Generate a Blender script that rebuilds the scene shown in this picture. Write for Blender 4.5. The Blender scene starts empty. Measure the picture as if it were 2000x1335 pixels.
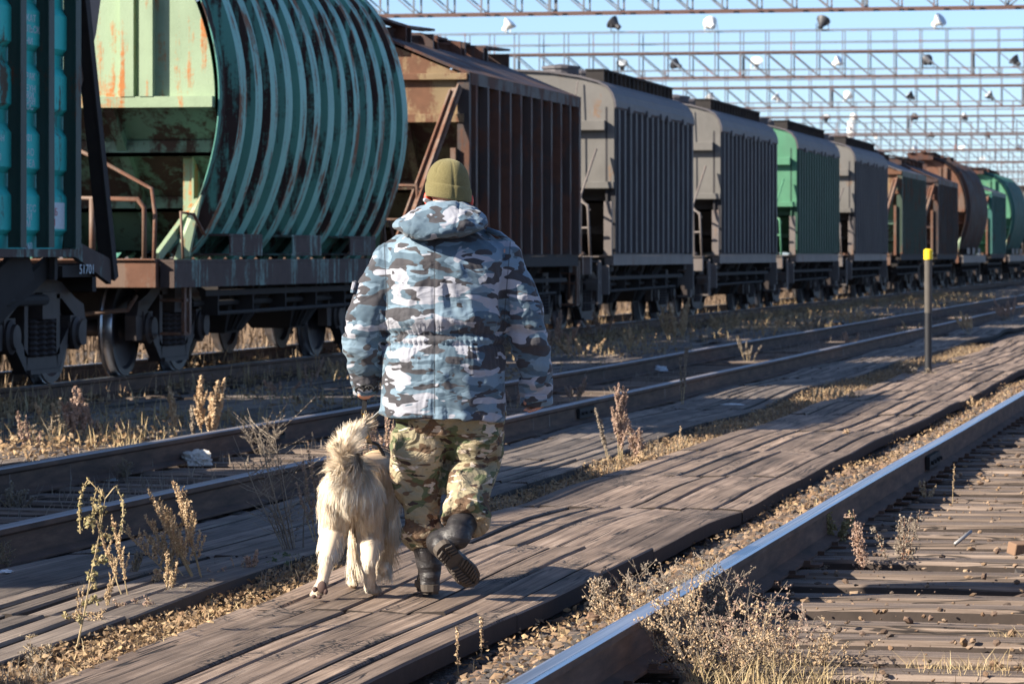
import bpy, bmesh, math, random
import numpy as np
from mathutils import Vector, Matrix, noise as mnoise
C = bpy.context.scene
COL = C.collection
R = math.radians
PI = math.pi

# ---------------------------------------------------------------- camera
F = 7300.0            # focal length in photo pixels (photo 2000 wide)
HCAM = 1.40           # eye height over the boardwalk
YAW = math.atan(1470.0 / F)
ST, CT = math.sin(YAW), math.cos(YAW)
HORIZ = 495.0
cam_d = bpy.data.cameras.new('camera')
cam = bpy.data.objects.new('camera', cam_d)
COL.objects.link(cam)
C.camera = cam
cam.location = (0, 0, HCAM)
cam.rotation_euler = (R(90), 0, YAW)
cam_d.sensor_width = 36
cam_d.lens = 36 * F / 2000
cam_d.shift_y = -(667.5 - HORIZ) / 2000.0
cam_d.clip_start = 0.5
cam_d.clip_end = 6000
cam_d.dof.use_dof = True
cam_d.dof.focus_distance = 15.4
cam_d.dof.aperture_fstop = 11.0

# ---------------------------------------------------------------- sky and sun
SUN_EL = R(29.0)
sun_h = Vector((0.827, 0.561, 0)).normalized()      # ground direction in which shadows fall
light_dir = Vector((sun_h.x * math.cos(SUN_EL), sun_h.y * math.cos(SUN_EL), -math.sin(SUN_EL)))
w = bpy.data.worlds.new("World"); C.world = w
w.use_nodes = True
wn = w.node_tree
bg = wn.nodes['Background']
sky = wn.nodes.new('ShaderNodeTexSky')
sky.sky_type = 'NISHITA'
sky.sun_disc = False
sky.sun_elevation = SUN_EL
to_sun = -light_dir
sky.sun_rotation = math.atan2(to_sun.x, to_sun.y)
sky.air_density = 0.6
sky.dust_density = 0.85
sky.ozone_density = 3.0
sky.altitude = 400
wn.links.new(sky.outputs[0], bg.inputs[0])
bg.inputs[1].default_value = 0.088
sd = bpy.data.lights.new('sun', 'SUN')
sd.energy = 5.0
sd.angle = R(0.53)
sd.color = (1.0, 0.90, 0.76)
so = bpy.data.objects.new('sun', sd)
COL.objects.link(so)
so.rotation_euler = light_dir.to_track_quat('-Z', 'Y').to_euler()
so.location = (-30, -20, 30)
C.view_settings.view_transform = 'Standard'
C.view_settings.look = 'None'
C.view_settings.gamma = 1.0
C.view_settings.exposure = 1.25
C.cycles.max_bounces = 6
C.cycles.use_denoising = True

# ---------------------------------------------------------------- geometry helpers
rnd = random.Random(7)

def cam_pt(px, py, d):
    """point of the place seen at photo pixel (px,py) at depth d"""
    a = (px - 1000) / F * d
    return Vector((-ST * d + CT * a, CT * d + ST * a, HCAM - (py - HORIZ) / F * d))

def gpt(px, py, z=0.0):
    d = (HCAM - z) * F / (py - HORIZ)
    return cam_pt(px, py, d)

def rotm(rx=0, ry=0, rz=0):
    return Matrix.Rotation(rz, 3, 'Z') @ Matrix.Rotation(ry, 3, 'Y') @ Matrix.Rotation(rx, 3, 'X')

class MB:
    """collects simple shapes into one mesh"""
    def __init__(s):
        s.v = []; s.f = []; s.m = []; s.mi = 0
    def add(s, vs, fs):
        b = len(s.v)
        s.v += [tuple(v) for v in vs]
        s.f += [tuple(i + b for i in f) for f in fs]
        s.m += [s.mi] * len(fs)
        return s
    def box(s, c, d, rot=None, ch=0):
        hx, hy, hz = d[0] / 2, d[1] / 2, d[2] / 2
        vs = [Vector((x * hx, y * hy, z * hz)) for z in (-1, 1) for y in (-1, 1) for x in (-1, 1)]
        if rot is not None: vs = [rot @ v for v in vs]
        c = Vector(c)
        return s.add([v + c for v in vs], [(0, 2, 3, 1), (4, 5, 7, 6), (0, 1, 5, 4), (2, 6, 7, 3), (0, 4, 6, 2), (1, 3, 7, 5)])
    def bx(s, x0, x1, y0, y1, z0, z1):
        return s.box(((x0 + x1) / 2, (y0 + y1) / 2, (z0 + z1) / 2), (abs(x1 - x0), abs(y1 - y0), abs(z1 - z0)))
    def bar(s, a, b, w, h=None, up=(0, 0, 1)):
        a = Vector(a); b = Vector(b); h = h or w
        d = (b - a); L = d.length; d.normalize()
        u = Vector(up)
        if abs(d.dot(u)) > .95: u = Vector((0, 1, 0))
        sx = d.cross(u).normalized(); sz = sx.cross(d)
        vs = []
        for p in (a, b):
            for (i, j) in ((-1, -1), (1, -1), (1, 1), (-1, 1)):
                vs.append(p + sx * (i * w / 2) + sz * (j * h / 2))
        return s.add(vs, [(0, 3, 2, 1), (4, 5, 6, 7), (0, 1, 5, 4), (1, 2, 6, 5), (2, 3, 7, 6), (3, 0, 4, 7)])
    def tube(s, pts, r, n=8, cap=True):
        pts = [Vector(p) for p in pts]
        rs = r if isinstance(r, (list, tuple)) else [r] * len(pts)
        vs = []; fs = []
        prev = None
        for i, p in enumerate(pts):
            if i == 0: t = pts[1] - p
            elif i == len(pts) - 1: t = p - pts[i - 1]
            else: t = (pts[i + 1] - p).normalized() + (p - pts[i - 1]).normalized()
            if t.length < 1e-9: t = Vector((0, 0, 1))
            t.normalize()
            if prev is None:
                a = t.orthogonal().normalized()
            else:
                a = prev - t * prev.dot(t)
                a = a.normalized() if a.length > 1e-6 else t.orthogonal().normalized()
            prev = a
            b = t.cross(a)
            for k in range(n):
                an = 2 * PI * k / n
                vs.append(p + (a * math.cos(an) + b * math.sin(an)) * rs[i])
        for i in range(len(pts) - 1):
            for k in range(n):
                k2 = (k + 1) % n
                fs.append((i * n + k, i * n + k2, (i + 1) * n + k2, (i + 1) * n + k))
        if cap:
            fs.append(tuple(reversed(range(n))))
            fs.append(tuple((len(pts) - 1) * n + k for k in range(n)))
        return s.add(vs, fs)
    def lathe(s, prof, c=(0, 0, 0), axis='z', n=24, rot=None):
        """prof: list of (radius, height)"""
        vs = []; fs = []
        c = Vector(c)
        for (r, h) in prof:
            for k in range(n):
                an = 2 * PI * k / n
                x, y = math.cos(an) * r, math.sin(an) * r
                v = Vector((x, y, h)) if axis == 'z' else (Vector((h, x, y)) if axis == 'x' else Vector((y, h, x)))
                if rot is not None: v = rot @ v
                vs.append(v + c)
        m = len(prof)
        for i in range(m - 1):
            for k in range(n):
                k2 = (k + 1) % n
                fs.append((i * n + k, i * n + k2, (i + 1) * n + k2, (i + 1) * n + k))
        fs.append(tuple(reversed(range(n))))
        fs.append(tuple((m - 1) * n + k for k in range(n)))
        return s.add(vs, fs)
    def prism(s, poly, axis, a, b):
        """poly of 2D points extruded along axis between a and b; axis 'x': poly=(y,z); 'y': (x,z); 'z': (x,y)"""
        def mk(p, t):
            if axis == 'x': return (t, p[0], p[1])
            if axis == 'y': return (p[0], t, p[1])
            return (p[0], p[1], t)
        n = len(poly)
        vs = [mk(p, a) for p in poly] + [mk(p, b) for p in poly]
        fs = [tuple(range(n)), tuple(reversed(range(n, 2 * n)))]
        fs += [(i, n + i, n + (i + 1) % n, (i + 1) % n) for i in range(n)]
        return s.add(vs, fs)
    def quad(s, a, b, c, d): return s.add([a, b, c, d], [(0, 1, 2, 3)])
    def sheet(s, a, b, c, d, t=.012):
        """thin solid plate through four points"""
        a, b, c, d = map(Vector, (a, b, c, d))
        n = (b - a).cross(d - a).normalized() * (t / 2)
        return s.add([a - n, b - n, c - n, d - n, a + n, b + n, c + n, d + n],
                     [(3, 2, 1, 0), (4, 5, 6, 7), (0, 1, 5, 4), (1, 2, 6, 5), (2, 3, 7, 6), (3, 0, 4, 7)])
    def ell(s, c, r, n=16, m=10, rot=None):
        prof = [(max(math.sin(PI * i / m), .001), -math.cos(PI * i / m)) for i in range(m + 1)]
        vs = []; c = Vector(c)
        for (q, h) in prof:
            for k in range(n):
                an = 2 * PI * k / n
                v = Vector((math.cos(an) * q * r[0], math.sin(an) * q * r[1], h * r[2]))
                if rot is not None: v = rot @ v
                vs.append(v + c)
        fs = [(i * n + k, i * n + (k + 1) % n, (i + 1) * n + (k + 1) % n, (i + 1) * n + k) for i in range(m) for k in range(n)]
        fs += [tuple(reversed(range(n))), tuple(m * n + k for k in range(n))]
        return s.add(vs, fs)
    def loft(s, rings, closed=True, cap=True):
        n = len(rings[0]); vs = [p for r_ in rings for p in r_]; fs = []
        for i in range(len(rings) - 1):
            for k in range(n if closed else n - 1):
                k2 = (k + 1) % n
                fs.append((i * n + k, i * n + k2, (i + 1) * n + k2, (i + 1) * n + k))
        if cap:
            fs.append(tuple(reversed(range(n)))); fs.append(tuple((len(rings) - 1) * n + k for k in range(n)))
        return s.add(vs, fs)
    def capsule(s, a, ra, b, rb, n=14, flat=1.0):
        """closed tapered limb with round ends"""
        a = Vector(a); b = Vector(b); d = b - a; L = d.length; d.normalize()
        pts = []; rs = []
        for i in range(5):
            t = PI / 2 * i / 4
            pts.append(a - d * ra * math.cos(t)); rs.append(max(ra * math.sin(t), .001))
        for i in range(1, 5):
            t = i / 5
            pts.append(a + d * (L * t)); rs.append(ra + (rb - ra) * t)
        for i in range(5):
            t = PI / 2 * i / 4
            pts.append(b + d * rb * math.sin(t)); rs.append(max(rb * math.cos(t), .001))
        return s.tube(pts, rs, n)
    def chain(s, pts, n=14):
        """pts: (x,y,z,r)"""
        for p, q in zip(pts, pts[1:]):
            s.capsule(p[:3], p[3], q[:3], q[3], n)
        return s
    def mesh(s, name):
        me = bpy.data.meshes.new(name)
        me.from_pydata(s.v, [], s.f)
        if any(s.m): me.polygons.foreach_set('material_index', s.m)
        me.update()
        return me
    def build(s, name, mats, parent=None, smooth=False, bevel=0, loc=None):
        me = s.mesh(name)
        return put(name, me, mats, parent, smooth, bevel, loc)

def put(name, me, mats, parent=None, smooth=False, bevel=0, loc=None):
    o = bpy.data.objects.new(name, me)
    COL.objects.link(o)
    for m in (mats if isinstance(mats, (list, tuple)) else [mats]): me.materials.append(m)
    if parent is not None: o.parent = parent
    if loc is not None: o.location = loc
    if smooth:
        me.polygons.foreach_set('use_smooth', [True] * len(me.polygons))
        if smooth == 'auto':
            try: me.set_sharp_from_angle(angle=R(38))
            except Exception: pass
    if bevel:
        b = o.modifiers.new('bevel', 'BEVEL'); b.width = bevel; b.segments = 2; b.limit_method = 'ANGLE'; b.angle_limit = R(40)
    return o

def np_mesh(name, V, Fc, smooth=False):
    """V (n,3), Fc (m,k) uniform polygons"""
    me = bpy.data.meshes.new(name)
    V = np.asarray(V, dtype=np.float32); Fc = np.asarray(Fc, dtype=np.int32)
    me.vertices.add(len(V)); me.vertices.foreach_set('co', V.ravel())
    k = Fc.shape[1]
    me.loops.add(Fc.size); me.loops.foreach_set('vertex_index', Fc.ravel())
    me.polygons.add(len(Fc)); me.polygons.foreach_set('loop_start', np.arange(0, Fc.size, k, dtype=np.int32))
    try: me.polygons.foreach_set('loop_total', np.full(len(Fc), k, dtype=np.int32))
    except Exception: pass
    me.polygons.foreach_set('use_smooth', np.full(len(Fc), bool(smooth)))
    me.update(calc_edges=True); me.validate()
    return me

def fuse(mb, voxel, it=4, fac=.5, name='fused'):
    """weld overlapping closed shapes into one continuous skin"""
    me = mb.mesh('tmp_' + name)
    o = bpy.data.objects.new('tmp', me); COL.objects.link(o)
    r = o.modifiers.new('r', 'REMESH'); r.mode = 'VOXEL'; r.voxel_size = voxel; r.adaptivity = 0
    if it:
        sm = o.modifiers.new('s', 'SMOOTH'); sm.iterations = it; sm.factor = fac
    dg = bpy.context.evaluated_depsgraph_get()
    out = bpy.data.meshes.new_from_object(o.evaluated_get(dg), depsgraph=dg)
    out.name = name
    bpy.data.objects.remove(o); bpy.data.meshes.remove(me)
    return out

def displace(me, fn):
    n = len(me.vertices)
    co = np.empty(n * 3, dtype=np.float32); me.vertices.foreach_get('co', co); co = co.reshape(-1, 3)
    no = np.array([v.normal[:] for v in me.vertices], dtype=np.float32)
    d = fn(co, no)
    if d.ndim == 1: co = co + no * d[:, None]
    else: co = co + d
    me.vertices.foreach_set('co', co.astype(np.float32).ravel()); me.update()

def nz(co, sc, seed=0.0, oct=2):
    """vector of fractal noise values"""
    out = np.empty(len(co), dtype=np.float32)
    sx, sy, sz = sc
    for i, (x, y, z) in enumerate(co):
        out[i] = mnoise.fractal(Vector((x * sx + seed, y * sy + seed * 1.7, z * sz - seed)), 1.0, 2.0, oct)
    return out

def tag(o, label=None, cat=None, group=None, kind=None):
    if label: o['label'] = label
    if cat: o['category'] = cat
    if group: o['group'] = group
    if kind: o['kind'] = kind
    return o

def empty(name, loc=(0, 0, 0), rz=0, label=None, cat=None, group=None):
    o = bpy.data.objects.new(name, None)
    COL.objects.link(o)
    o.empty_display_size = .3
    o.location = loc; o.rotation_euler = (0, 0, rz)
    return tag(o, label, cat, group)

def kids(o): return [c for c in bpy.data.objects if c.parent == o]

def copy_tree(o, parent=None):
    c = o.copy(); COL.objects.link(c)
    if parent is not None: c.parent = parent
    for ch in kids(o):
        copy_tree(ch, c)
    return c

# ---------------------------------------------------------------- node helpers
class NT:
    def __init__(s, name, rough=.7, metal=0.0):
        s.mat = bpy.data.materials.new(name); s.mat.use_nodes = True
        s.t = s.mat.node_tree; s.b = s.t.nodes['Principled BSDF']
        s.b.inputs['Roughness'].default_value = rough
        s.b.inputs['Metallic'].default_value = metal
    def link(s, a, b): s.t.links.new(a, b)
    def setin(s, inp, v):
        if v is None: return
        if isinstance(v, bpy.types.NodeSocket): s.link(v, inp)
        elif isinstance(v, (tuple, list)):
            v = tuple(v)
            if len(v) == 3 and inp.type == 'RGBA': v = v + (1,)
            inp.default_value = v
        else: inp.default_value = v
    def pos(s): 
        return s.t.nodes.new('ShaderNodeNewGeometry').outputs['Position']
    def island(s): return s.t.nodes.new('ShaderNodeNewGeometry').outputs['Random Per Island']
    def obj(s): return s.t.nodes.new('ShaderNodeTexCoord').outputs['Object']
    def map(s, vec, scale=(1, 1, 1), loc=(0, 0, 0), rot=(0, 0, 0)):
        n = s.t.nodes.new('ShaderNodeMapping'); s.link(vec, n.inputs[0])
        n.inputs['Location'].default_value = loc; n.inputs['Rotation'].default_value = rot; n.inputs['Scale'].default_value = scale
        return n.outputs[0]
    def noise(s, vec, scale=1, detail=3, rough=.55, dist=0):
        n = s.t.nodes.new('ShaderNodeTexNoise'); s.link(vec, n.inputs['Vector'])
        n.inputs['Scale'].default_value = scale; n.inputs['Detail'].default_value = detail
        n.inputs['Roughness'].default_value = rough; n.inputs['Distortion'].default_value = dist
        return n.outputs[0]
    def voro(s, vec, scale=1, feature='F1', out=0):
        n = s.t.nodes.new('ShaderNodeTexVoronoi'); s.link(vec, n.inputs['Vector']); n.feature = feature
        n.inputs['Scale'].default_value = scale
        return n.outputs[out]
    def ramp(s, fac, stops, interp='LINEAR'):
        n = s.t.nodes.new('ShaderNodeValToRGB'); s.link(fac, n.inputs[0])
        cr = n.color_ramp; cr.interpolation = interp
        while len(cr.elements) < len(stops): cr.elements.new(.5)
        for e, (p, c) in zip(cr.elements, stops):
            e.position = p
            if not isinstance(c, (tuple, list)): c = (c, c, c)
            e.color = tuple(c) + (1,) if len(c) == 3 else c
        return n.outputs[0]
    def mix(s, fac, a, b, mode='MIX'):
        n = s.t.nodes.new('ShaderNodeMix'); n.data_type = 'RGBA'; n.blend_type = mode
        s.setin(n.inputs[0], fac); s.setin(n.inputs[6], a); s.setin(n.inputs[7], b)
        return n.outputs[2]
    def math(s, op, a, b=None, clamp=False):
        n = s.t.nodes.new('ShaderNodeMath'); n.operation = op; n.use_clamp = clamp
        s.setin(n.inputs[0], a)
        if b is not None: s.setin(n.inputs[1], b)
        return n.outputs[0]
    def sep(s, vec):
        n = s.t.nodes.new('ShaderNodeSeparateXYZ'); s.link(vec, n.inputs[0]); return n.outputs
    def hsv(s, col, h=.5, sat=1, v=1):
        n = s.t.nodes.new('ShaderNodeHueSaturation'); s.setin(n.inputs['Color'], col)
        s.setin(n.inputs['Hue'], h); s.setin(n.inputs['Saturation'], sat); s.setin(n.inputs['Value'], v)
        return n.outputs[0]
    def bump(s, h, strength=.3, dist=.01):
        n = s.t.nodes.new('ShaderNodeBump'); s.setin(n.inputs['Height'], h)
        n.inputs['Strength'].default_value = strength; n.inputs['Distance'].default_value = dist
        s.link(n.outputs[0], s.b.inputs['Normal'])
    def color(s, c): s.setin(s.b.inputs['Base Color'], c)
    def rough(s, r): s.setin(s.b.inputs['Roughness'], r)

# ---------------------------------------------------------------- materials
RUST = (.085, .032, .016)
def paint(name, base, rust=.45, rustcol=RUST, fade=.25, rough=.62, streak=.5):
    n = NT(name, rough)
    p = n.pos()
    a = n.noise(n.map(p, (1.1, 1.1, .7)), 1.6, 6, .62)
    b = n.noise(n.map(p, (9, 9, .55), (3, 1, 2)), 1, 4, .6)
    c = n.noise(p, 24, 3, .6)
    s1 = n.math('ADD', n.math('MULTIPLY', a, 1 - streak * .55), n.math('MULTIPLY', b, streak * .55))
    s1 = n.math('ADD', s1, n.math('MULTIPLY', n.math('SUBTRACT', c, .5), .14))
    t = .68 - rust * .36
    m = n.ramp(s1, [(max(t - .035, 0), 0), (min(t + .035, 1), 1)])
    rc = n.mix(n.noise(p, 7, 4), rustcol, tuple(min(x * 2.2, 1) for x in rustcol))
    dirty = n.mix(n.ramp(n.noise(n.map(p, (5, 5, .5), (7, 7, 7)), 1, 5, .65), [(.3, 0), (.75, fade)]), base, tuple(x * .6 + .07 for x in base))
    dirty = n.mix(n.ramp(n.noise(n.map(p, (1.5, 1.5, .9), (17, 7, 7)), 1, 5, .65), [(.42, 0), (.75, .55)]), dirty, tuple(x * .42 for x in base))
    n.color(n.mix(m, dirty, rc))
    n.rough(n.ramp(m, [(0, rough), (1, .9)]))
    n.bump(n.math('ADD', n.math('MULTIPLY', m, .5), n.noise(p, 60, 2)), .35, .006)
    return n.mat

def plain(name, col, rough=.7, metal=0, var=.25, sc=9, bump=.2):
    n = NT(name, rough, metal)
    p = n.pos()
    v = n.noise(p, sc, 5, .6)
    n.color(n.mix(v, tuple(x * (1 - var) for x in col), tuple(min(x * (1 + var), 1) for x in col)))
    n.bump(n.noise(p, sc * 6, 3), bump, .004)
    return n.mat

M = {}
M['green_shell'] = paint('weathered_teal_paint', (.24, .56, .48), .38, (.13, .06, .03), .5, streak=.9)  # outer rib faces: sky reflection put into the teal as a lighter tone
M['green_recess'] = paint('shaded_teal_recess', (.085, .30, .235), .46, (.028, .015, .012), .3, streak=.9)  # rusty teal with the shade between the ribs put into the colour
M['brown_rib'] = paint('lit_rusty_wall_rib', (.08, .05, .042), .5, (.09, .042, .028), .4)  # lit rib faces painted in, lighter than the brown wall behind
M['gray_rib'] = paint('lit_gray_wall_rib', (.055, .048, .054), .15, (.08, .055, .045), .5)  # skylight on the rib faces painted in as a lighter gray
M['green_end'] = paint('pale_green_paint', (.30, .40, .25), .33, (.26, .10, .03), .35, streak=.9)
M['green_low'] = paint('dull_green_paint', (.12, .22, .16), .42, (.03, .017, .012), .4)
M['sill_teal'] = paint('rusted_teal_sill', (.13, .24, .21), .66, (.05, .035, .03), .4, streak=.8)
M['turq'] = paint('turquoise_paint', (.035, .60, .56), .2, (.06, .05, .035), .35)
M['darkgreen_post'] = paint('dark_green_post_paint', (.022, .05, .04), .2)
M['taupe'] = plain('dusty_taupe_paint', (.22, .17, .145), .8)
M['brown'] = paint('rust_brown_paint', (.042, .018, .015), .45, (.055, .023, .015), .3)
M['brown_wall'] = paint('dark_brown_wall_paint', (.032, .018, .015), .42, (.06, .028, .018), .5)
M['ochre_end'] = paint('rusted_ochre_paint', (.25, .17, .08), .56, (.085, .04, .022), .3)
M['olive_low'] = paint('dark_olive_paint', (.10, .09, .045), .45, (.03, .014, .009), .3)
M['gray'] = paint('pale_gray_paint', (.15, .142, .13), .15, (.12, .07, .04), .3)
M['gray_roof'] = paint('gray_roof_paint', (.10, .09, .097), .12, (.14, .10, .08), .4)
M['gray_wall'] = paint('shaded_gray_wall_paint', (.02, .017, .021), .12, (.05, .035, .03), .5)  # gray of the ends darkened: side-wall shade is in the paint
M['sill'] = paint('dusty_sill_paint', (.16, .135, .125), .2, (.12, .08, .06), .3)
M['mint'] = paint('bright_green_paint', (.075, .25, .14), .18, (.3, .2, .1), .3)
M['green_wall'] = paint('shaded_green_wall_paint', (.014, .075, .042), .1, (.03, .03, .02), .3)  # side-wall shade put into the colour, darker than the green ends
M['green_side'] = paint('dark_moss_wall_paint', (.035, .06, .04), .3)
M['teal_far'] = paint('blue_green_paint', (.02, .12, .10), .2)
M['under'] = plain('sooty_underframe', (.022, .018, .017), .85, 0, .5, 6)
M['bogie'] = plain('greasy_bogie_iron', (.045, .034, .032), .65, .1, .5, 7)
M['rustlit'] = paint('orange_rust_frame', (.15, .088, .058), .5, (.09, .042, .026), .5)
M['wheel'] = plain('wheel_steel', (.055, .05, .055), .5, .4, .35, 5)
M['tread'] = plain('worn_wheel_tread', (.45, .45, .47), .28, 1, .15, 20, .05)
M['white'] = plain('faded_white_lettering', (.62, .70, .74), .7, 0, .25, 30)
M['redp'] = plain('faded_red_stencil', (.5, .06, .05), .7)
M['gantry'] = paint('rusty_gantry_steel', (.13, .15, .18), .25, (.13, .05, .035), .2)
M['chord'] = plain('rust_brown_chord', (.11, .06, .05), .8)
M['lampw'] = plain('white_lamp_housing', (.75, .75, .72), .45, 0, .05)
M['lampd'] = plain('dark_lamp_housing', (.05, .05, .055), .5)
M['glass'] = plain('lamp_glass', (.75, .8, .82), .12, .3, .05)

def rail_side():
    n = NT('rusty_rail_side', .85)
    p = n.pos()
    a = n.noise(n.map(p, (3, .8, 6)), 3, 5, .65)
    c = n.ramp(a, [(.3, (.045, .026, .018)), (.55, (.12, .065, .042)), (.8, (.22, .125, .08))])
    s = n.ramp(n.noise(n.map(p, (2, 9, .3), (5, 5, 5)), 1.6, 2), [(.70, 0), (.74, .7)])
    n.color(n.mix(s, c, (.4, .36, .33)))
    n.bump(n.noise(p, 70, 3), .3, .004)
    return n.mat
M['rail_side'] = rail_side()
def rail_top(name, col, rough, metal):
    n = NT(name, rough, metal)
    p = n.pos()
    a = n.noise(n.map(p, (90, .5, 1)), 1, 3, .6)
    n.color(n.mix(n.ramp(a, [(.38, 0), (.62, 1)]), tuple(x * .62 for x in col), col))
    n.rough(n.ramp(a, [(.3, rough * .8), (.7, rough * 1.5)]))
    return n.mat
M['rail_top'] = rail_top('polished_rail_head', (.80, .80, .80), .30, 1)
M['rail_dull'] = rail_top('dull_rail_head', (.40, .36, .36), .45, .7)

def wood(name, c0, c1, c2, crack=.5, gx=62):
    n = NT(name, .82)
    p = n.pos()
    isl = n.island()
    off = n.t.nodes.new('ShaderNodeCombineXYZ')
    n.link(n.math('MULTIPLY', isl, 37.0), off.inputs[0]); n.link(n.math('MULTIPLY', isl, 91.0), off.inputs[1])
    va = n.t.nodes.new('ShaderNodeVectorMath'); va.operation = 'ADD'; n.link(p, va.inputs[0]); n.link(off.outputs[0], va.inputs[1])
    q = va.outputs[0]
    along = n.noise(n.map(q, (gx, .8, gx)), 1, 6, .6, .12)
    fine = n.noise(n.map(q, (gx * 3, 4, gx * 2)), 1, 4, .7, .1)
    patch = n.noise(q, 1.7, 4, .6)
    col = n.ramp(along, [(.30, c0), (.5, c1), (.72, c2)])
    col = n.mix(n.ramp(patch, [(.35, 0), (.7, .55)]), col, tuple(x * .55 for x in c0))
    col = n.hsv(col, .5, 1, n.math('ADD', n.math('MULTIPLY', isl, .75), .62))
    # checks: long dark splits, and cross cracks where old boards are dished
    ck = n.ramp(n.noise(n.map(q, (gx * .4, .5, 9), (9, 3, 1)), 1, 2, .5, .3), [(.478, 0), (.495, 1), (.51, 1), (.527, 0)])
    gate = n.ramp(n.noise(q, .9, 2), [(.45, 0), (.6, 1)])
    ck = n.math('MULTIPLY', ck, gate)
    vx = n.voro(n.map(q, (16, 26, 1)), 1, 'DISTANCE_TO_EDGE')
    vk = n.math('MULTIPLY', n.ramp(vx, [(.03, 1), (.10, 0)]), n.ramp(n.noise(n.map(q, (2.5, .8, 1), (4, 4, 4)), 1, 2), [(.56, 0), (.62, 1)]))
    cr = n.math('MULTIPLY', n.math('MAXIMUM', ck, vk), crack, True)
    n.color(n.mix(cr, col, (.012, .009, .008)))
    h = n.math('SUBTRACT', n.math('ADD', n.math('MULTIPLY', along, .6), n.math('MULTIPLY', fine, .4)), n.math('MULTIPLY', cr, .9))
    n.bump(h, .6, .008)
    return n.mat
M['board'] = wood('weathered_walkway_boards', (.10, .068, .048), (.25, .178, .130), (.43, .325, .25), 1.0)
M['board_gray'] = wood('gray_weathered_boards', (.085, .066, .054), (.19, .15, .12), (.32, .26, .21), .95)
M['sleeper'] = wood('old_creosoted_sleepers', (.05, .035, .028), (.125, .088, .068), (.22, .165, .13), .95)
# sleepers run across: their grain runs along x
def sleeper_mat():
    n = NT('creosoted_sleeper', .88)
    p = n.pos(); isl = n.island()
    off = n.t.nodes.new('ShaderNodeCombineXYZ'); n.link(n.math('MULTIPLY', isl, 53.0), off.inputs[0])
    va = n.t.nodes.new('ShaderNodeVectorMath'); va.operation = 'ADD'; n.link(p, va.inputs[0]); n.link(off.outputs[0], va.inputs[1]); q = va.outputs[0]
    a = n.noise(n.map(q, (.9, 44, 44)), 1, 6, .6, .12)
    f = n.noise(n.map(q, (5, 110, 70)), 1, 4, .7)
    c = n.ramp(a, [(.30, (.05, .037, .03)), (.5, (.16, .118, .09)), (.72, (.33, .255, .205))])
    c = n.hsv(c, .5, 1, n.math('ADD', n.math('MULTIPLY', isl, .8), .55))
    ck = n.math('MULTIPLY', n.ramp(n.noise(n.map(q, (.9, 18, 9), (9, 3, 1)), 1, 3, .5, 1), [(.48, 0), (.5, 1), (.52, 0)]), .9)
    n.color(n.mix(ck, c, (.012, .01, .009)))
    n.bump(n.math('SUBTRACT', n.math('ADD', n.math('MULTIPLY', a, .6), n.math('MULTIPLY', f, .4)), ck), .9, .014)
    return n.mat
M['sleeper'] = sleeper_mat()
M['creosote'] = plain('dark_creosoted_edge', (.035, .025, .02), .9, 0, .5, 14)
M['sleeper_face'] = plain('oily_sleeper_face', (.055, .04, .032), .85, 0, .6, 12)

def ground_mat():
    n = NT('cindery_ground', .95)
    p = n.pos()
    a = n.noise(p, 1.1, 6, .65); b = n.noise(p, 38, 5, .7); v = n.voro(p, 55, 'F1', 1)
    c = n.ramp(a, [(.32, (.034, .025, .019)), (.52, (.085, .058, .040)), (.7, (.17, .118, .08))])
    c = n.mix(n.ramp(b, [(.35, 0), (.7, .7)]), c, (.22, .155, .10))
    c = n.mix(.35, c, n.hsv(v, .5, .25, .25))
    n.color(c)
    n.bump(n.math('ADD', b, n.voro(p, 60)), 1.0, .03)
    return n.mat
M['ground'] = ground_mat()

def islands(name, cols, rough=.9, bump=.3, sc=60, trans=0):
    n = NT(name, rough)
    st = [(i / max(len(cols) - 1, 1), c) for i, c in enumerate(cols)]
    isl = n.island()
    c = n.ramp(isl, st)
    n.color(c)
    if bump: n.bump(n.noise(n.pos(), sc, 3), bump, .006)
    if trans:
        tr = n.t.nodes.new('ShaderNodeBsdfTranslucent'); n.link(c, tr.inputs[0])
        mx = n.t.nodes.new('ShaderNodeMixShader'); mx.inputs[0].default_value = trans
        out = n.t.nodes['Material Output']
        n.link(n.b.outputs[0], mx.inputs[1]); n.link(tr.outputs[0], mx.inputs[2]); n.link(mx.outputs[0], out.inputs[0])
    return n.mat
M['stone'] = islands('mixed_ballast_stones', [(.035, .028, .026), (.20, .12, .068), (.07, .05, .04), (.28, .18, .10), (.11, .075, .055), (.15, .095, .065), (.36, .25, .16), (.05, .04, .036)])
M['stone_dark'] = islands('sooty_ballast_stones', [(.03, .027, .026), (.07, .06, .055), (.045, .04, .04), (.11, .09, .075), (.05, .045, .045)])
M['litter'] = islands('dry_leaf_litter', [(.42, .27, .135), (.22, .135, .075), (.54, .38, .21), (.15, .10, .065), (.42, .30, .18), (.30, .18, .10)], .85, .2, 60, .25)
M['straw'] = islands('straw_stems', [(.44, .33, .17), (.34, .25, .13), (.50, .40, .24)], .8, 0)
M['seed_tan'] = islands('tan_seed_heads', [(.54, .37, .21), (.66, .50, .32), (.38, .25, .15), (.60, .45, .28)], .9, 0, 60, .2)
M['seed_pink'] = islands('pinkish_seed_heads', [(.40, .27, .20), (.52, .37, .29), (.30, .19, .14), (.46, .34, .26)], .9, 0, 60, .2)
M['seed_gray'] = islands('gray_brown_seed_heads', [(.26, .21, .16), (.36, .30, .23), (.18, .14, .11), (.42, .35, .27)], .9, 0, 60, .2)
M['brush'] = islands('brown_dry_brush', [(.12, .08, .05), (.20, .135, .085), (.08, .055, .04)], .9, 0)
M['leaf_green'] = islands('withered_green_leaves', [(.24, .23, .10), (.46, .38, .19), (.34, .28, .14), (.56, .46, .26)], .8, 0, 60, .25)
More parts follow.
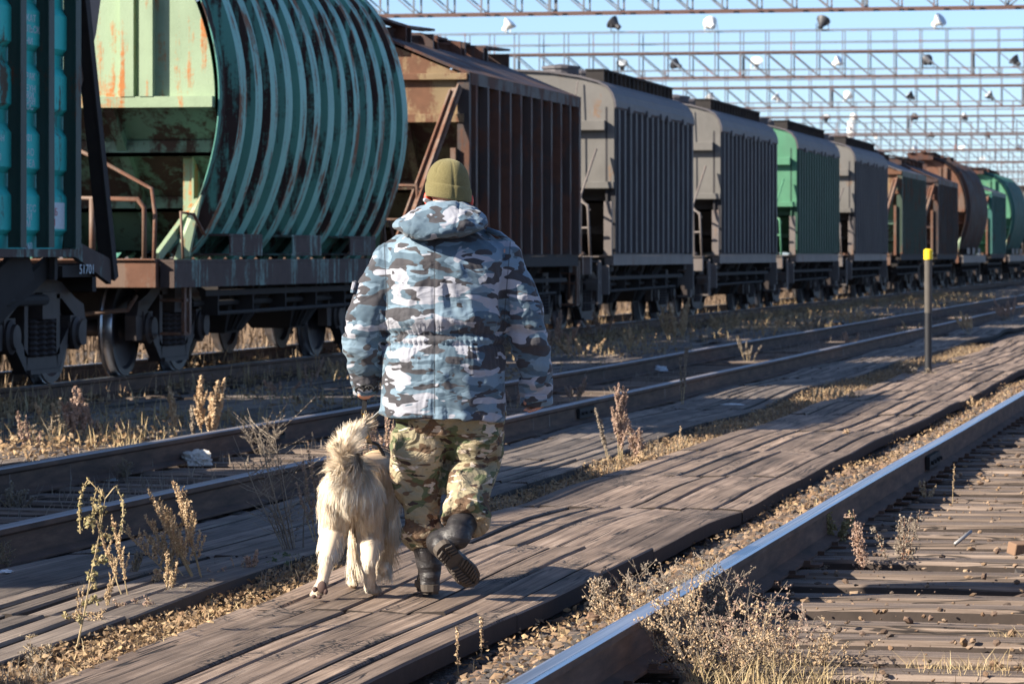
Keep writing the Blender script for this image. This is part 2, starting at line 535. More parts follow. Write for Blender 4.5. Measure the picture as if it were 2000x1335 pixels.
M['herb'] = islands('low_green_herb', [(.06, .11, .045), (.10, .15, .07), (.16, .18, .10)], .8, 0, 60, .2)
M['fluff'] = plain('white_fluff', (.8, .78, .72), .95)
M['stem_red'] = islands('reddish_stems', [(.28, .13, .08), (.36, .20, .12), (.40, .27, .15)], .8, 0)

def camo_blue():
    n = NT('blue_gray_camouflage_cloth', .82)
    p = n.obj()
    q = n.map(p, (5.6, 5.6, 13.0))
    def lay(seed, th, sc=1.0):
        x = n.noise(n.map(p, (7.6 * sc, 7.6 * sc, 18.5 * sc), (seed, seed * .7, seed * 1.3), (0, .12, 0)), 1, 1.8, .45, .35)
        return n.ramp(x, [(th - .003, 0), (th + .003, 1)])
    c = (.07, .12, .165)
    lightb = (.16, .24, .31)
    dark = (.042, .039, .045)
    white = (.36, .37, .42)
    col = n.mix(lay(3.1, .50), c, lightb)
    col = n.mix(lay(11.7, .54), col, dark)
    col = n.mix(lay(23.9, .565), col, white)
    col = n.mix(lay(41.3, .63, 1.3), col, dark)
    nn = n.noise(p, 9, 4)
    col = n.mix(n.ramp(nn, [(.4, 0), (.9, .25)]), col, (.10, .12, .15))
    n.color(col)
    sx = n.sep(p)
    sm_ = None
    for xo, z0, z1, sl in ((-.0415, .75, 1.45, 0), (-.236, 1.0, 1.44, -.06), (.247, 1.0, 1.45, .08)):
        dxx = n.math('ABSOLUTE', n.math('SUBTRACT', n.math('SUBTRACT', sx[0], xo), n.math('MULTIPLY', n.math('SUBTRACT', sx[2], 1.2), sl)))
        e = n.math('MULTIPLY', n.ramp(dxx, [(.0016, 1), (.0034, 0)]), n.math('MULTIPLY', n.math('GREATER_THAN', sx[2], z0), n.math('LESS_THAN', sx[2], z1)))
        sm_ = e if sm_ is None else n.math('MAXIMUM', sm_, e)
    n.color(n.mix(n.math('MULTIPLY', sm_, .8), col, (.03, .035, .045)))
    w1 = n.noise(n.map(p, (7, 7, 4)), 1, 2, .5, 1.0)
    w2 = n.noise(n.map(p, (10, 10, 20)), 1, 2, .45, .8)
    n.bump(n.math('ADD', n.math('MULTIPLY', w1, 1.0), n.math('MULTIPLY', w2, .5)), .55, .045)
    n.b.inputs['Sheen Weight'].default_value = .15
    return n.mat
M['camo'] = camo_blue()
def multicam():
    n = NT('green_tan_camouflage_cloth', .88)
    p = n.obj()
    def lay(seed, th, sx=9, sz=20):
        x = n.noise(n.map(p, (sx, sx, sz), (seed, seed * .7, seed * 1.3), (0, .25, 0)), 1, 2.5, .5, .5)
        return n.ramp(x, [(th - .006, 0), (th + .006, 1)])
    g = n.noise(p, 5, 2)
    col = n.mix(n.ramp(g, [(.42, 0), (.58, 1)]), (.40, .32, .21), (.31, .27, .17))
    col = n.mix(lay(5.5, .55, 8, 14), col, (.12, .14, .07))
    col = n.mix(lay(15.5, .57, 8, 17), col, (.14, .085, .05))
    col = n.mix(lay(33.1, .62, 13, 32), col, (.055, .035, .03))
    col = n.mix(lay(63.7, .63, 13, 34), col, (.60, .50, .40))
    n.color(col)
    w1 = n.noise(n.map(p, (8, 8, 12), rot=(0, .5, 0)), 1, 2.2, .5, 2.0)
    w2 = n.noise(p, 260, 2)
    n.bump(n.math('ADD', w1, n.math('MULTIPLY', w2, .10)), .85, .05)
    return n.mat
M['multicam'] = multicam()
def fleece():
    n = NT('olive_fleece', 1.0)
    p = n.obj()
    a = n.noise(p, 240, 4, .7)
    n.color(n.mix(n.ramp(a, [(.3, 0), (.7, 1)]), (.10, .085, .032), (.21, .18, .08)))
    n.bump(a, .8, .004)
    n.b.inputs['Sheen Weight'].default_value = .5
    n.b.inputs['Sheen Tint'].default_value = (.6, .55, .3, 1)
    return n.mat
M['fleece'] = fleece()
def leather():
    n = NT('black_boot_leather', .42)
    p = n.obj()
    a = n.noise(n.map(p, (10, 10, 26)), 1, 5, .6, 1.0)
    n.color(n.mix(n.ramp(a, [(.35, 0), (.75, 1)]), (.012, .012, .014), (.045, .04, .042)))
    n.rough(n.ramp(n.noise(p, 30, 4), [(.3, .33), (.7, .62)]))
    n.bump(a, .5, .02)
    return n.mat
M['leather'] = leather()
M['rubber'] = plain('scuffed_rubber_sole', (.075, .06, .048), .75, 0, .4, 40)
def skin():
    n = NT('ruddy_skin', .5)
    p = n.obj()
    n.color(n.mix(n.noise(p, 40, 3), (.52, .23, .155), (.66, .33, .23)))
    n.b.inputs['Subsurface Weight'].default_value = .25
    n.b.inputs['Subsurface Radius'].default_value = (.02, .006, .003)
    n.bump(n.noise(p, 300, 2), .15, .002)
    return n.mat
M['skin'] = skin()
M['ear'] = plain('sun_reddened_ear', (.75, .09, .05), .5, 0, .1)
M['strap'] = plain('black_nylon_strap', (.012, .012, .013), .6, 0, .3, 90)
M['strap_gray'] = plain('gray_leash_webbing', (.28, .29, .30), .6, 0, .2, 90)
M['brass'] = plain('brass_snap_hook', (.75, .45, .10), .28, 1, .15, 90, .05)
M['thread'] = plain('seam_thread', (.05, .055, .065), .9)
def dogskin():
    n = NT('dog_undercoat', .95)
    p = n.obj(); sp = n.sep(p)
    saddle = n.math('MULTIPLY', n.ramp(sp[2], [(.44, 0), (.56, 1)]), n.ramp(sp[1], [(.02, .25), (.14, 1)]))
    c = n.mix(n.noise(n.map(p, (40, 12, 12)), 1, 4), (.66, .50, .34), (.84, .70, .52))
    n.color(n.mix(n.math('MULTIPLY', saddle, .75), c, (.48, .31, .17)))
    return n.mat
M['dogskin'] = dogskin()
def fur_mat():
    n = NT('cream_dog_fur', .62)
    isl = n.island()
    p = n.obj()
    patch = n.noise(n.map(p, (5, 5, 3.5)), 1, 3, .5)
    base = n.ramp(isl, [(0, (.74, .53, .33)), (.25, (.88, .73, .54)), (.55, (.93, .84, .69)), (1, (.96, .91, .82))])
    c = n.mix(n.ramp(patch, [(.42, 0), (.66, .45)]), base, (.74, .53, .33))
    sp = n.sep(p)
    saddle = n.math('MULTIPLY', n.ramp(sp[2], [(.44, 0), (.56, 1)]), n.ramp(sp[1], [(.02, .25), (.14, 1)]))
    c = n.mix(n.math('MULTIPLY', saddle, .62), c, (.60, .40, .22))
    n.color(c)
    n.b.inputs['Specular IOR Level'].default_value = .35
    tr = n.t.nodes.new('ShaderNodeBsdfTranslucent'); n.link(c, tr.inputs[0])
    mx = n.t.nodes.new('ShaderNodeMixShader'); mx.inputs[0].default_value = .18
    out = n.t.nodes['Material Output']
    n.link(n.b.outputs[0], mx.inputs[1]); n.link(tr.outputs[0], mx.inputs[2]); n.link(mx.outputs[0], out.inputs[0])
    return n.mat
M['fur'] = fur_mat()
M['pad'] = plain('paw_pad', (.10, .06, .05), .8, 0, .3, 60)
M['yellow'] = plain('yellow_marker_paint', (.85, .60, .02), .5, 0, .08)
M['pole_pale'] = plain('weathered_pole_paint', (.085, .075, .065), .75, 0, .3, 14)
M['pole_black'] = plain('black_pole_paint', (.015, .016, .02), .6)
M['plastic'] = plain('crumpled_white_plastic', (.62, .58, .52), .5, 0, .2, 14)
M['paper'] = plain('paper_scrap', (.7, .74, .78), .8)
M['steel_rod'] = plain('gray_steel_rod', (.35, .34, .33), .5, .5)
M['woodchip'] = plain('split_wood_offcut', (.20, .12, .075), .9)
M['chimney'] = plain('white_chimney_paint', (.78, .78, .76), .8, 0, .05)

# ================================================================ ground
RZ = 0.14           # rail head height over the walkway boards
def gh(x, y):
    base = -.125
    if -2.9 < x < -2.2: base = -.030 - .080 * min(max((-2.42 - x) / .35, 0), 1)
    elif -2.2 <= x < .8: base = -.12
    if x < -7.8: base += min((-7.8 - x) / 1.5, 1) * .085
    return base + .035 * mnoise.noise(Vector((x * .9, y * .5, 0))) + .018 * mnoise.noise(Vector((x * 4, y * 4, 3)))

def build_ground():
    xs = [-3000, -900, -300, -120, -60, -35, -24] + list(np.arange(-18, 5.01, .22)) + [8, 14, 24, 40, 80, 200, 700, 3000]
    ys = [-60, -20, 0, 6] + list(np.arange(9, 62, .3)) + list(np.arange(62, 140, 2.0)) + [160, 200, 260, 340, 450, 600, 900, 1500, 4500]
    V = []
    for y in ys:
        for x in xs:
            near = -20 < x < 6 and 5 < y < 140
            V.append((x, y, gh(x, y) if near else (-.12 if x > -12 else -.04)))
    nx = len(xs)
    Fc = [(j * nx + i, j * nx + i + 1, (j + 1) * nx + i + 1, (j + 1) * nx + i) for j in range(len(ys) - 1) for i in range(nx - 1)]
    put('ground', np_mesh('ground', V, Fc, True), M['ground']).__setitem__('kind', 'structure')
build_ground()

# ================================================================ tracks
RAILPROF = [(-.075, -.18), (.075, -.18), (.075, -.168), (.012, -.15), (.009, -.05), (.036, -.034), (.037, -.009), (.030, -.001),
            (-.030, -.001), (-.037, -.009), (-.036, -.034), (-.009, -.05), (-.012, -.15), (-.075, -.168)]
def rail(parent, x, z, y0, y1, top, seed, amp=.006):
    mb = MB()
    ys = list(np.arange(y0, min(y1, 130), 1.5)) + list(np.arange(130, y1, 25.0)) + [y1]
    rings = []
    for y in ys:
        dz = amp * mnoise.noise(Vector((seed, y * .11, 0))) * 2 if y < 130 else 0
        dx = amp * .6 * mnoise.noise(Vector((y * .07, seed, 5)))
        rings.append([(x + dx + a, y, z + dz + b) for a, b in RAILPROF])
    n = len(RAILPROF)
    mb.loft(rings)
    for i in range(len(rings) - 1):
        for k in (6, 7, 8):
            mb.m[i * n + k] = 1
    return mb.build('rail', [M['rail_side'], top], parent)

def sleeper_mesh(y, xc, z, r, ln=2.5):
    mb = MB()
    w = .235 + r.uniform(-.02, .02); h = .15
    y += r.uniform(-.02, .02); a = r.uniform(-.012, .012); z += r.uniform(-.012, .01)
    xs = [-ln / 2, -ln / 4, 0, ln / 4, ln / 2]
    rings = []
    for i, x in enumerate(xs):
        dy = x * a + r.uniform(-.003, .003); dz = r.uniform(-.004, .004)
        c = .02 + r.uniform(-.006, .01)
        X = xc + x + (r.uniform(-.04, .04) if i in (0, 4) else 0)
        rings.append([(X, y - w / 2 + dy, z - h), (X, y - w / 2 + dy, z - c + dz), (X, y - w / 2 + c + dy, z + dz),
                      (X, y + w / 2 - c + dy, z + dz), (X, y + w / 2 + dy, z - c + dz), (X, y + w / 2 + dy, z - h)])
    mb.loft(rings)
    for q_ in range(4):
        for e_ in (0, 4, 5): mb.m[q_ * 6 + e_] = 1
    return mb

def track(name, xc, zt, label, tops, near, far, seed):
    root = empty(name, (xc, 0, 0), 0, label, 'railway track')
    r = random.Random(seed)
    rail(root, -.795, zt, -30, 900, tops[0], seed + .3)
    rail(root, .795, zt, -30, 900, tops[1], seed + 5.7)
    y = near; k = 0
    rest = MB()
    while y < 260:
        mb = sleeper_mesh(y, 0, zt - .185, r)
        if k < 100: mb.build('sleeper', [M['sleeper'], M['sleeper_face']], root)
        else: rest.add(mb.v, mb.f)
        k += 1; y += .585
    o = rest.build('sleepers', M['sleeper'], root); o['kind'] = 'stuff'
    # fish plates at a joint and spikes on the near part
    return root
T1 = track('railway_track', -1.368, RZ, 'nearest railway track with the polished rail head, running past the boardwalk at the lower right',
           (M['rail_top'], M['rail_top']), 10.6, 0, 1)
T2 = track('railway_track', -6.515, RZ, 'middle railway track with dull rusty rails, between the dog and the wagons', (M['rail_dull'], M['rail_dull']), 15, 0, 2)
T3 = track('railway_track', -11.9, .19, 'far railway track that carries the train of hopper wagons', (M['rail_top'], M['rail_top']), 26, 0, 3)
for (T, xx, yy) in ((T1, -.795, 24.6), (T2, .795, 31.5), (T2, -.795, 27.0)):
    mb = MB()
    for s in (-1, 1):
        mb.box((xx + s * .028, yy, RZ - .095), (.028, .78, .085))
        for q in (-.3, -.12, .12, .3):
            mb.lathe([(.014, 0), (.014, .022)], (xx + s * .043, yy + q, RZ - .095), 'x', 6)
    mb.build('fishplate', M['under'], T)
mb = MB()
r = random.Random(9)
for k in range(70):
    y = 10.6 + .555 * k
    for sx in (-.795, .795):
        for s in (-1, 1):
            mb.box((sx + s * .09, y + r.uniform(-.05, .05), RZ - .172), (.03, .03, .03))
        mb.box((sx, y, RZ - .181), (.30, .15, .012))
o = mb.build('rail_spikes', M['rail_side'], T1); o['kind'] = 'stuff'

# ================================================================ board walks
def boardwalk(name, edges, y0, y1, sec, nplank, zf, mat, seed, th=.075, miss=0):
    """edges(y) -> (xl, xr)"""
    r = random.Random(seed); mb = MB()
    offs = [r.uniform(-.03, .03) for _ in range(nplank + 1)]
    y = y0
    while y < y1:
        L = sec + r.uniform(-.15, .15)
        far = y > 90
        sec_dz = r.uniform(-.003, .003); dxs = r.uniform(-.004, .004)
        n = nplank
        cut = sorted([0] + [(i + r.uniform(-.14, .14)) / n for i in range(1, n)] + [1])
        for i in range(n):
            if r.random() < miss: continue
            g0 = r.uniform(.005, .013); dz0 = r.uniform(-.005, .005) + sec_dz; til = r.uniform(-.012, .012)
            ys = [y + r.uniform(.0, .016)] + ([y + L * q for q in (.2, .4, .6, .8)] if not far else []) + [y + L - r.uniform(0, .018)]
            warp = r.uniform(-.005, .005)
            rings = []
            for j, yy in enumerate(ys):
                xl, xr = edges(yy)
                wv = zf(yy)
                a = xl + (xr - xl) * cut[i] + g0 * (0 if i == 0 else 1) + dxs + (r.uniform(-.001, .001))
                b = xl + (xr - xl) * cut[i + 1] - g0 * (0 if i == n - 1 else 1) + dxs + (r.uniform(-.001, .001))
                t = (j / (len(ys) - 1)) * 2 - 1
                zz = wv + dz0 + warp * (t * t - .4)
                c = .008
                rings.append([(a, yy, zz - th), (a, yy, zz - c), (a + c, yy, zz - til * .5), (b - c, yy, zz + til * .5), (b, yy, zz - c), (b, yy, zz - th)])
            f0 = len(mb.f); mb.loft(rings)
            for q_ in range(len(rings) - 1):
                for e_ in (0, 4, 5): mb.m[f0 + q_ * 6 + e_] = 1
            mb.m[-1] = mb.m[-2] = 1
        # bearer under the joint
        xl, xr = edges(y)
        mb.bx(xl + .05, xr - .06, y - .07, y + .07, zf(y) - .16, zf(y) - th - .012)
        y += L
    o = mb.build(name, [mat, M['creosote']]); o['kind'] = 'structure'
    return o
def wz(y): return -.006 + .007 * math.sin(y * 2.03 + .2) * (.6 + .4 * math.sin(y * .37)) + .009 * math.sin(y * .95) * math.sin(y * .21 + 1) + .008 * math.sin(y * .43)
def e1(y):
    k = min(max((y - 12) / 5, 0), 1)
    return (-3.95 - .17 * k - .04 * math.sin(y * .33), -2.86 + .03 * math.sin(y * .41))
boardwalk('boardwalk', e1, 8.2, 240, 3.1, 8, wz, M['board'], 3)
def e2(y):
    k = min(max((y - 13) / 26, 0), 1)
    return (-5.56, -4.36 - .34 * k + .05 * math.sin(y * .6))
boardwalk('boardwalk', e2, 11, 240, 2.9, 8, lambda y: -.02 + .014 * math.sin(y * .8 + 2), M['board_gray'], 5, miss=.012)
def e3(y): return (-10.5 + .05 * math.sin(y * .3), -8.15 + .1 * math.sin(y * .5))
boardwalk('boardwalk', e3, 20, 240, 3.0, 11, lambda y: .005 + .02 * math.sin(y * .6 + 1), M['board_gray'], 8, miss=.05)

# ================================================================ stones and litter
ICO_V = []
def _ico():
    bm = bmesh.new(); bmesh.ops.create_icosphere(bm, subdivisions=1, radius=1.0)
    V = np.array([v.co[:] for v in bm.verts], dtype=np.float32); Fc = np.array([[v.index for v in f.verts] for f in bm.faces], dtype=np.int32)
    bm.free(); return V, Fc
IV, IF = _ico()
rg = np.random.default_rng(11)
def scatter(name, mat, N, fx, size, flat=.65, seedz=None, kind='stuff', dens=None):
    """fx(n)->(x,y,z) arrays"""
    x, y, z = fx(N)
    n = len(x)
    s = size[0] + (size[1] - size[0]) * rg.random(n) ** 2.6
    an = rg.random(n) * 2 * PI
    jit = 1 + .45 * (rg.random((n, len(IV), 1)) - .5)
    V = IV[None] * jit
    sc = np.stack([s * (.75 + .6 * rg.random(n)), s * (.65 + .5 * rg.random(n)), s * flat * (.6 + .8 * rg.random(n))], 1)
    V = V * sc[:, None, :]
    til = (rg.random(n) - .5) * 1.1
    cy, sy = np.cos(til)[:, None], np.sin(til)[:, None]
    X, Z = V[..., 0] * cy + V[..., 2] * sy, -V[..., 0] * sy + V[..., 2] * cy
    ca, sa = np.cos(an)[:, None], np.sin(an)[:, None]
    XX, YY = X * ca - V[..., 1] * sa, X * sa + V[..., 1] * ca
    V = np.stack([XX + x[:, None], YY + y[:, None], Z + z[:, None]], 2).reshape(-1, 3)
    Fc = (IF[None] + (np.arange(n) * len(IV))[:, None, None]).reshape(-1, 3)
    o = put(name, np_mesh(name, V, Fc), mat)
    if kind: o['kind'] = kind
    return o
def band(x0, x1, y0, y1, dz=.0, pw=1.6, clump=None):
    def f(N):
        M_ = N if clump is None else N * 3
        x = x0 + (x1 - x0) * rg.random(M_); y = y0 + (y1 - y0) * rg.random(M_) ** pw
        if clump is not None:
            keep = np.array([mnoise.noise(Vector((a * clump, b * clump, 7.3))) > rg.normal(0, .18) for a, b in zip(x, y)])
            x = x[keep][:N]; y = y[keep][:N]
        z = np.array([gh(a, b) for a, b in zip(x, y)]) + dz
        return x, y, z
    return f
scatter('ballast_stones', M['stone'], 12000, band(-2.84, -2.24, 9.5, 48, .004), (.008, .038))
scatter('ballast_stones', M['stone_dark'], 12000, band(-2.84, -2.24, 9.5, 60, .006, clump=1.1), (.008, .03))
scatter('ballast_stones', M['stone_dark'], 9000, band(-2.10, .4, 10, 60, .01), (.01, .045))
scatter('ballast_stones', M['stone'], 7500, band(-2.05, .5, 10, 60, .02, clump=1.4), (.01, .045))
def on_sleepers(N):
    x = -2.0 + 2.2 * rg.random(N); y = 11 + 40 * rg.random(N) ** 1.5
    return x, y, np.full(N, RZ - .178)
scatter('ballast_stones', M['stone'], 2600, on_sleepers, (.004, .022))
scatter('ballast_stones', M['stone_dark'], 5000, band(-5.62, -5.44, 12, 60, .03), (.015, .055))
scatter('ballast_stones', M['stone_dark'], 7000, band(-7.9, -5.75, 16, 70, .01, clump=.8), (.012, .05))
scatter('ballast_stones', M['stone'], 2500, band(-8.2, -5.75, 16, 80, .02, clump=.8), (.01, .045))
scatter('ballast_stones', M['stone'], 3000, band(-13.3, -10.6, 28, 110, .03, clump=.8), (.015, .06))

def leaves(name, mat, N, fx, size, kind='stuff', up=.03):
    """many small curled flakes: dry leaves and grass bits"""
    x, y, z = fx(N); n = len(x)
    s = size[0] + (size[1] - size[0]) * rg.random(n)
    d1 = rg.normal(size=(n, 3)); d1[:, 2] *= .5; d1 /= np.linalg.norm(d1, axis=1)[:, None]
    d2 = rg.normal(size=(n, 3)); d2 -= d1 * (d1 * d2).sum(1)[:, None]; d2 /= np.linalg.norm(d2, axis=1)[:, None]
    c = np.stack([x, y, z + up * rg.random(n)], 1)
    w = s * (.25 + .4 * rg.random(n))
    bend = np.cross(d1, d2) * (s * .35)[:, None]
    V = np.stack([c - d1 * s[:, None] - d2 * (w * .3)[:, None], c - d1 * s[:, None] * .9 + d2 * (w * .3)[:, None], c + d2 * w[:, None] + bend, c - d2 * w[:, None] + bend,
                  c + d1 * s[:, None] + d2 * (w * .2)[:, None], c + d1 * s[:, None] - d2 * (w * .2)[:, None]], 1).reshape(-1, 3)
    b = (np.arange(n) * 6)[:, None]
    Fc = np.concatenate([b + np.array([[0, 1, 2, 3]]), b + np.array([[3, 2, 4, 5]])], 0)
    o = put(name, np_mesh(name, V, Fc), mat)
    if kind: o['kind'] = kind
    return o
def strip_between(y0, y1, pw):
    def f(N):
        y = y0 + (y1 - y0) * rg.random(N) ** pw
        l = np.array([e2(b)[1] for b in y]) - .03; r_ = np.array([e1(b)[0] for b in y]) + .03
        x = l + (r_ - l) * rg.random(N)
        return x, y, np.array([gh(a, b) for a, b in zip(x, y)]) + .045
    return f
leaves('leaf_litter', M['litter'], 30000, strip_between(9.5, 60, 1.5), (.006, .018), up=.05)
scatter('small_stones', M['stone'], 5000, strip_between(9.5, 50, 1.5), (.006, .02))
leaves('leaf_litter', M['litter'], 3500, band(-2.84, -2.24, 9.5, 50, .03, clump=1.2), (.006, .018))
leaves('leaf_litter', M['litter'], 5000, band(-8.3, -7.5, 20, 90, .04, clump=.7), (.01, .03), up=.05)
leaves('leaf_litter', M['litter'], 9000, band(-11, -8.1, 24, 120, .09, clump=.5), (.012, .035), up=.08)
leaves('leaf_litter', M['litter'], 8000, band(-13.5, -10.8, 28, 120, .05, clump=.6), (.012, .04), up=.10)

def grass(name, mat, N, fx, h, kind='stuff', wdt=.0025, spread=.5):
    x, y, z = fx(N); n = len(x)
    H = h[0] + (h[1] - h[0]) * rg.random(n) ** 1.8
    a = rg.random(n) * 2 * PI; ln = rg.random(n) * spread
    dx, dy = np.cos(a) * ln * H, np.sin(a) * ln * H
    b = rg.random(n) * 2 * PI; wx, wy = np.cos(b) * wdt, np.sin(b) * wdt
    P0 = np.stack([x - wx, y - wy, z], 1); P1 = np.stack([x + wx, y + wy, z], 1)
    Q0 = np.stack([x + dx * .4 - wx, y + dy * .4 - wy, z + H * .6], 1); Q1 = np.stack([x + dx * .4 + wx, y + dy * .4 + wy, z + H * .6], 1)
    T0 = np.stack([x + dx - wx * .2, y + dy - wy * .2, z + H], 1); T1_ = np.stack([x + dx + wx * .2, y + dy + wy * .2, z + H], 1)
    V = np.stack([P0, P1, Q1, Q0, T1_, T0], 1).reshape(-1, 3)
    bb = (np.arange(n) * 6)[:, None]
    Fc = np.concatenate([bb + np.array([[0, 1, 2, 3]]), bb + np.array([[3, 2, 4, 5]])], 0)
    o = put(name, np_mesh(name, V, Fc), mat)
    if kind: o['kind'] = kind
    return o
grass('short_dry_grass', M['straw'], 1700, strip_between(10, 60, 1.6), (.02, .07), spread=1.4)
grass('short_dry_grass', M['seed_gray'], 5000, strip_between(16, 60, 1.3), (.02, .08))
grass('short_dry_grass', M['straw'], 6000, band(-11, -8.0, 26, 130, .06, clump=.5), (.04, .22), wdt=.004)
grass('short_dry_grass', M['seed_tan'], 5000, band(-13.6, -10.7, 28, 120, .04, clump=.6), (.05, .28), wdt=.005)
grass('short_dry_grass', M['seed_gray'], 5000, band(-8.4, -5.8, 20, 90, .02, clump=.6), (.03, .16), wdt=.004)
grass('short_dry_grass', M['straw'], 300, band(-2.8, -2.25, 10, 50, .01, clump=1.2), (.02, .06))

grass('tall_dry_brush', M['brush'], 16000, band(-19, -14.2, 30, 150, -.02, clump=.35), (.12, .55), wdt=.010, spread=.35)
leaves('leaf_litter', M['brush'], 9000, band(-19, -14, 30, 130, .04), (.02, .05), up=.10)

# ================================================================ wagons
TX = -11.9; TZ = .19
def prof_box(z_eave=3.62, kind='round'):
    if kind == 'round':
        top = [(1.60, 3.58), (1.59, 3.68), (1.55, 3.80), (1.46, 3.92), (1.30, 4.01), (1.0, 4.09), (.5, 4.17), (0, 4.20)]
    else:
        top = [(1.60, 3.60), (1.2, 3.76), (.8, 3.93), (.35, 4.12), (0, 4.16)]
    return top
ARCH = [(1.02, 1.22), (1.22, 1.45), (1.38, 1.75), (1.50, 2.1), (1.575, 2.45), (1.60, 2.8), (1.575, 3.15), (1.50, 3.5), (1.37, 3.85), (1.17, 4.15), (.90, 4.38), (.55, 4.53), (.2, 4.6), (0, 4.61)]

def smooth_prof(P, k=4):
    out = []
    for i in range(len(P) - 1):
        p0 = P[max(i - 1, 0)]; p1 = P[i]; p2 = P[i + 1]; p3 = P[min(i + 2, len(P) - 1)]
        for j in range(k):
            t = j / k
            out.append(tuple(.5 * (2 * b + (c - a) * t + (2 * a - 5 * b + 4 * c - d) * t * t + (3 * b - a - 3 * c + d) * t ** 3) for a, b, c, d in zip(p0, p1, p2, p3)))
    return out + [P[-1]]
ARCH = smooth_prof(ARCH, 4)

def wheelset(parent, y):
    for s in (-1, 1):
        mb = MB()
        pr = [(.10, -.09), (.10, -.075), (.18, -.03), (.36, -.03), (.40, -.06)]
        pr += [(.475, -.06)]
        t0 = len(mb.f)
        mb.lathe([(r_, h_ * s) for r_, h_ in [(.085, .09), (.10, .085), (.16, .03), (.38, .03), (.405, .062), (.468, .062), (.475, .05), (.478, -.03), (.505, -.045), (.503, -.068), (.405, -.068), (.38, -.02), (.15, -.03), (.085, -.09)]],
                 (s * .80, y, .475), 'x', 36)
        for k in range(len(mb.f)):
            ring = k // 36
            if ring in (5, 6, 7): mb.m[k] = 1
        mb.build('wheel', [M['wheel'], M['tread']], parent, 'auto')
    mb = MB(); mb.lathe([(.085, -.72), (.075, -.3), (.075, .3), (.085, .72)], (0, y, .475), 'x', 14)
    mb.build('axle', M['wheel'], parent, True)

def bogie(root, yc, detail=True):
    mb = MB()
    out = [(-1.28, .42), (-1.30, .60), (-1.20, .72), (-.95, .78), (-.62, .93), (-.3, .98), (.3, .98), (.62, .93), (.95, .78), (1.20, .72), (1.30, .60), (1.28, .42),
           (1.12, .40), (1.06, .56), (.78, .56), (.72, .40), (.42, .18), (-.42, .18), (-.72, .40), (-.78, .56), (-1.06, .56), (-1.12, .40)]
    for s in (-1, 1):
        # frame as ring of bars plus plates, leaving the windows open
        x0, x1 = s * .965, s * 1.08
        cx = (x0 + x1) / 2
        def pl(poly): mb.prism([(yc + a, b) for a, b in poly], 'x', min(x0, x1), max(x0, x1))
        pl([(-.55, .80), (.55, .80), (.55, .95), (.3, .98), (-.3, .98), (-.55, .95)])
        for q in (-1, 1):
            def fl(P): return [(a * q, b) for a, b in (P if q == 1 else list(reversed(P)))]
            pl(fl([(.55, .80), (.98, .62), (1.06, .58), (1.26, .60), (1.20, .74), (.95, .80), (.55, .95)]))
            pl(fl([(.44, .14), (.82, .42), (.98, .50), (.98, .64), (.78, .55), (.40, .30)]))
            pl(fl([(1.10, .36), (1.28, .36), (1.30, .60), (1.06, .60)]))
            pl(fl([(.72, .36), (.84, .42), (.90, .62), (.76, .58)]))
            pl(fl([(.40, .28), (.50, .30), (.50, .84), (.40, .84)]))
        pl([(-.44, .14), (.44, .14), (.44, .28), (-.44, .28)])
        mb.bx(cx - .09, cx + .09, yc - .42, yc + .42, .13, .17)
    mb.bx(-1.15, 1.15, yc - .2, yc + .2, .62, .86)      # bolster
    mb.lathe([(.2, .84), (.2, .99)], (0, yc, 0), 'z', 16)
    for q in (-1, 1):
        mb.bx(-.85, .85, yc + q * .42 - .05, yc + q * .42 + .05, .38, .48)
    b = mb.build('bogie', M['bogie'], root)
    if detail:
        for s in (-1, 1):
            sp = MB()
            for dy in (-.24, 0, .24):
                pr = []
                for k in range(15):
                    pr.append((.10 if k % 2 else .072, .28 + k * .024))
                sp.lathe(pr, (s * 1.03, yc + dy, 0), 'z', 12)
            sp.build('spring', M['bogie'], b)
        for q in (-1, 1):
            for s in (-1, 1):
                cp = MB(); cp.lathe([(.14, -.10), (.155, .0), (.155, .07), (.12, .09), (.11, .12), (.02, .125)], (0, 0, 0), 'x', 18)
                if s < 0: cp.v = [(-x, y, z) for x, y, z in cp.v]
                cp.v = [(x + s * 1.04, y + yc + q * .925, z + .475) for x, y, z in cp.v]
                cp.bx(s * 1.0 - .09, s * 1.0 + .09, yc + q * .925 - .15, yc + q * .925 + .15, .52, .64)
                cp.build('axle_box', M['bogie'], b, 'auto')
    for q in (-1, 1): wheelset(b, yc + q * .925)
    return b

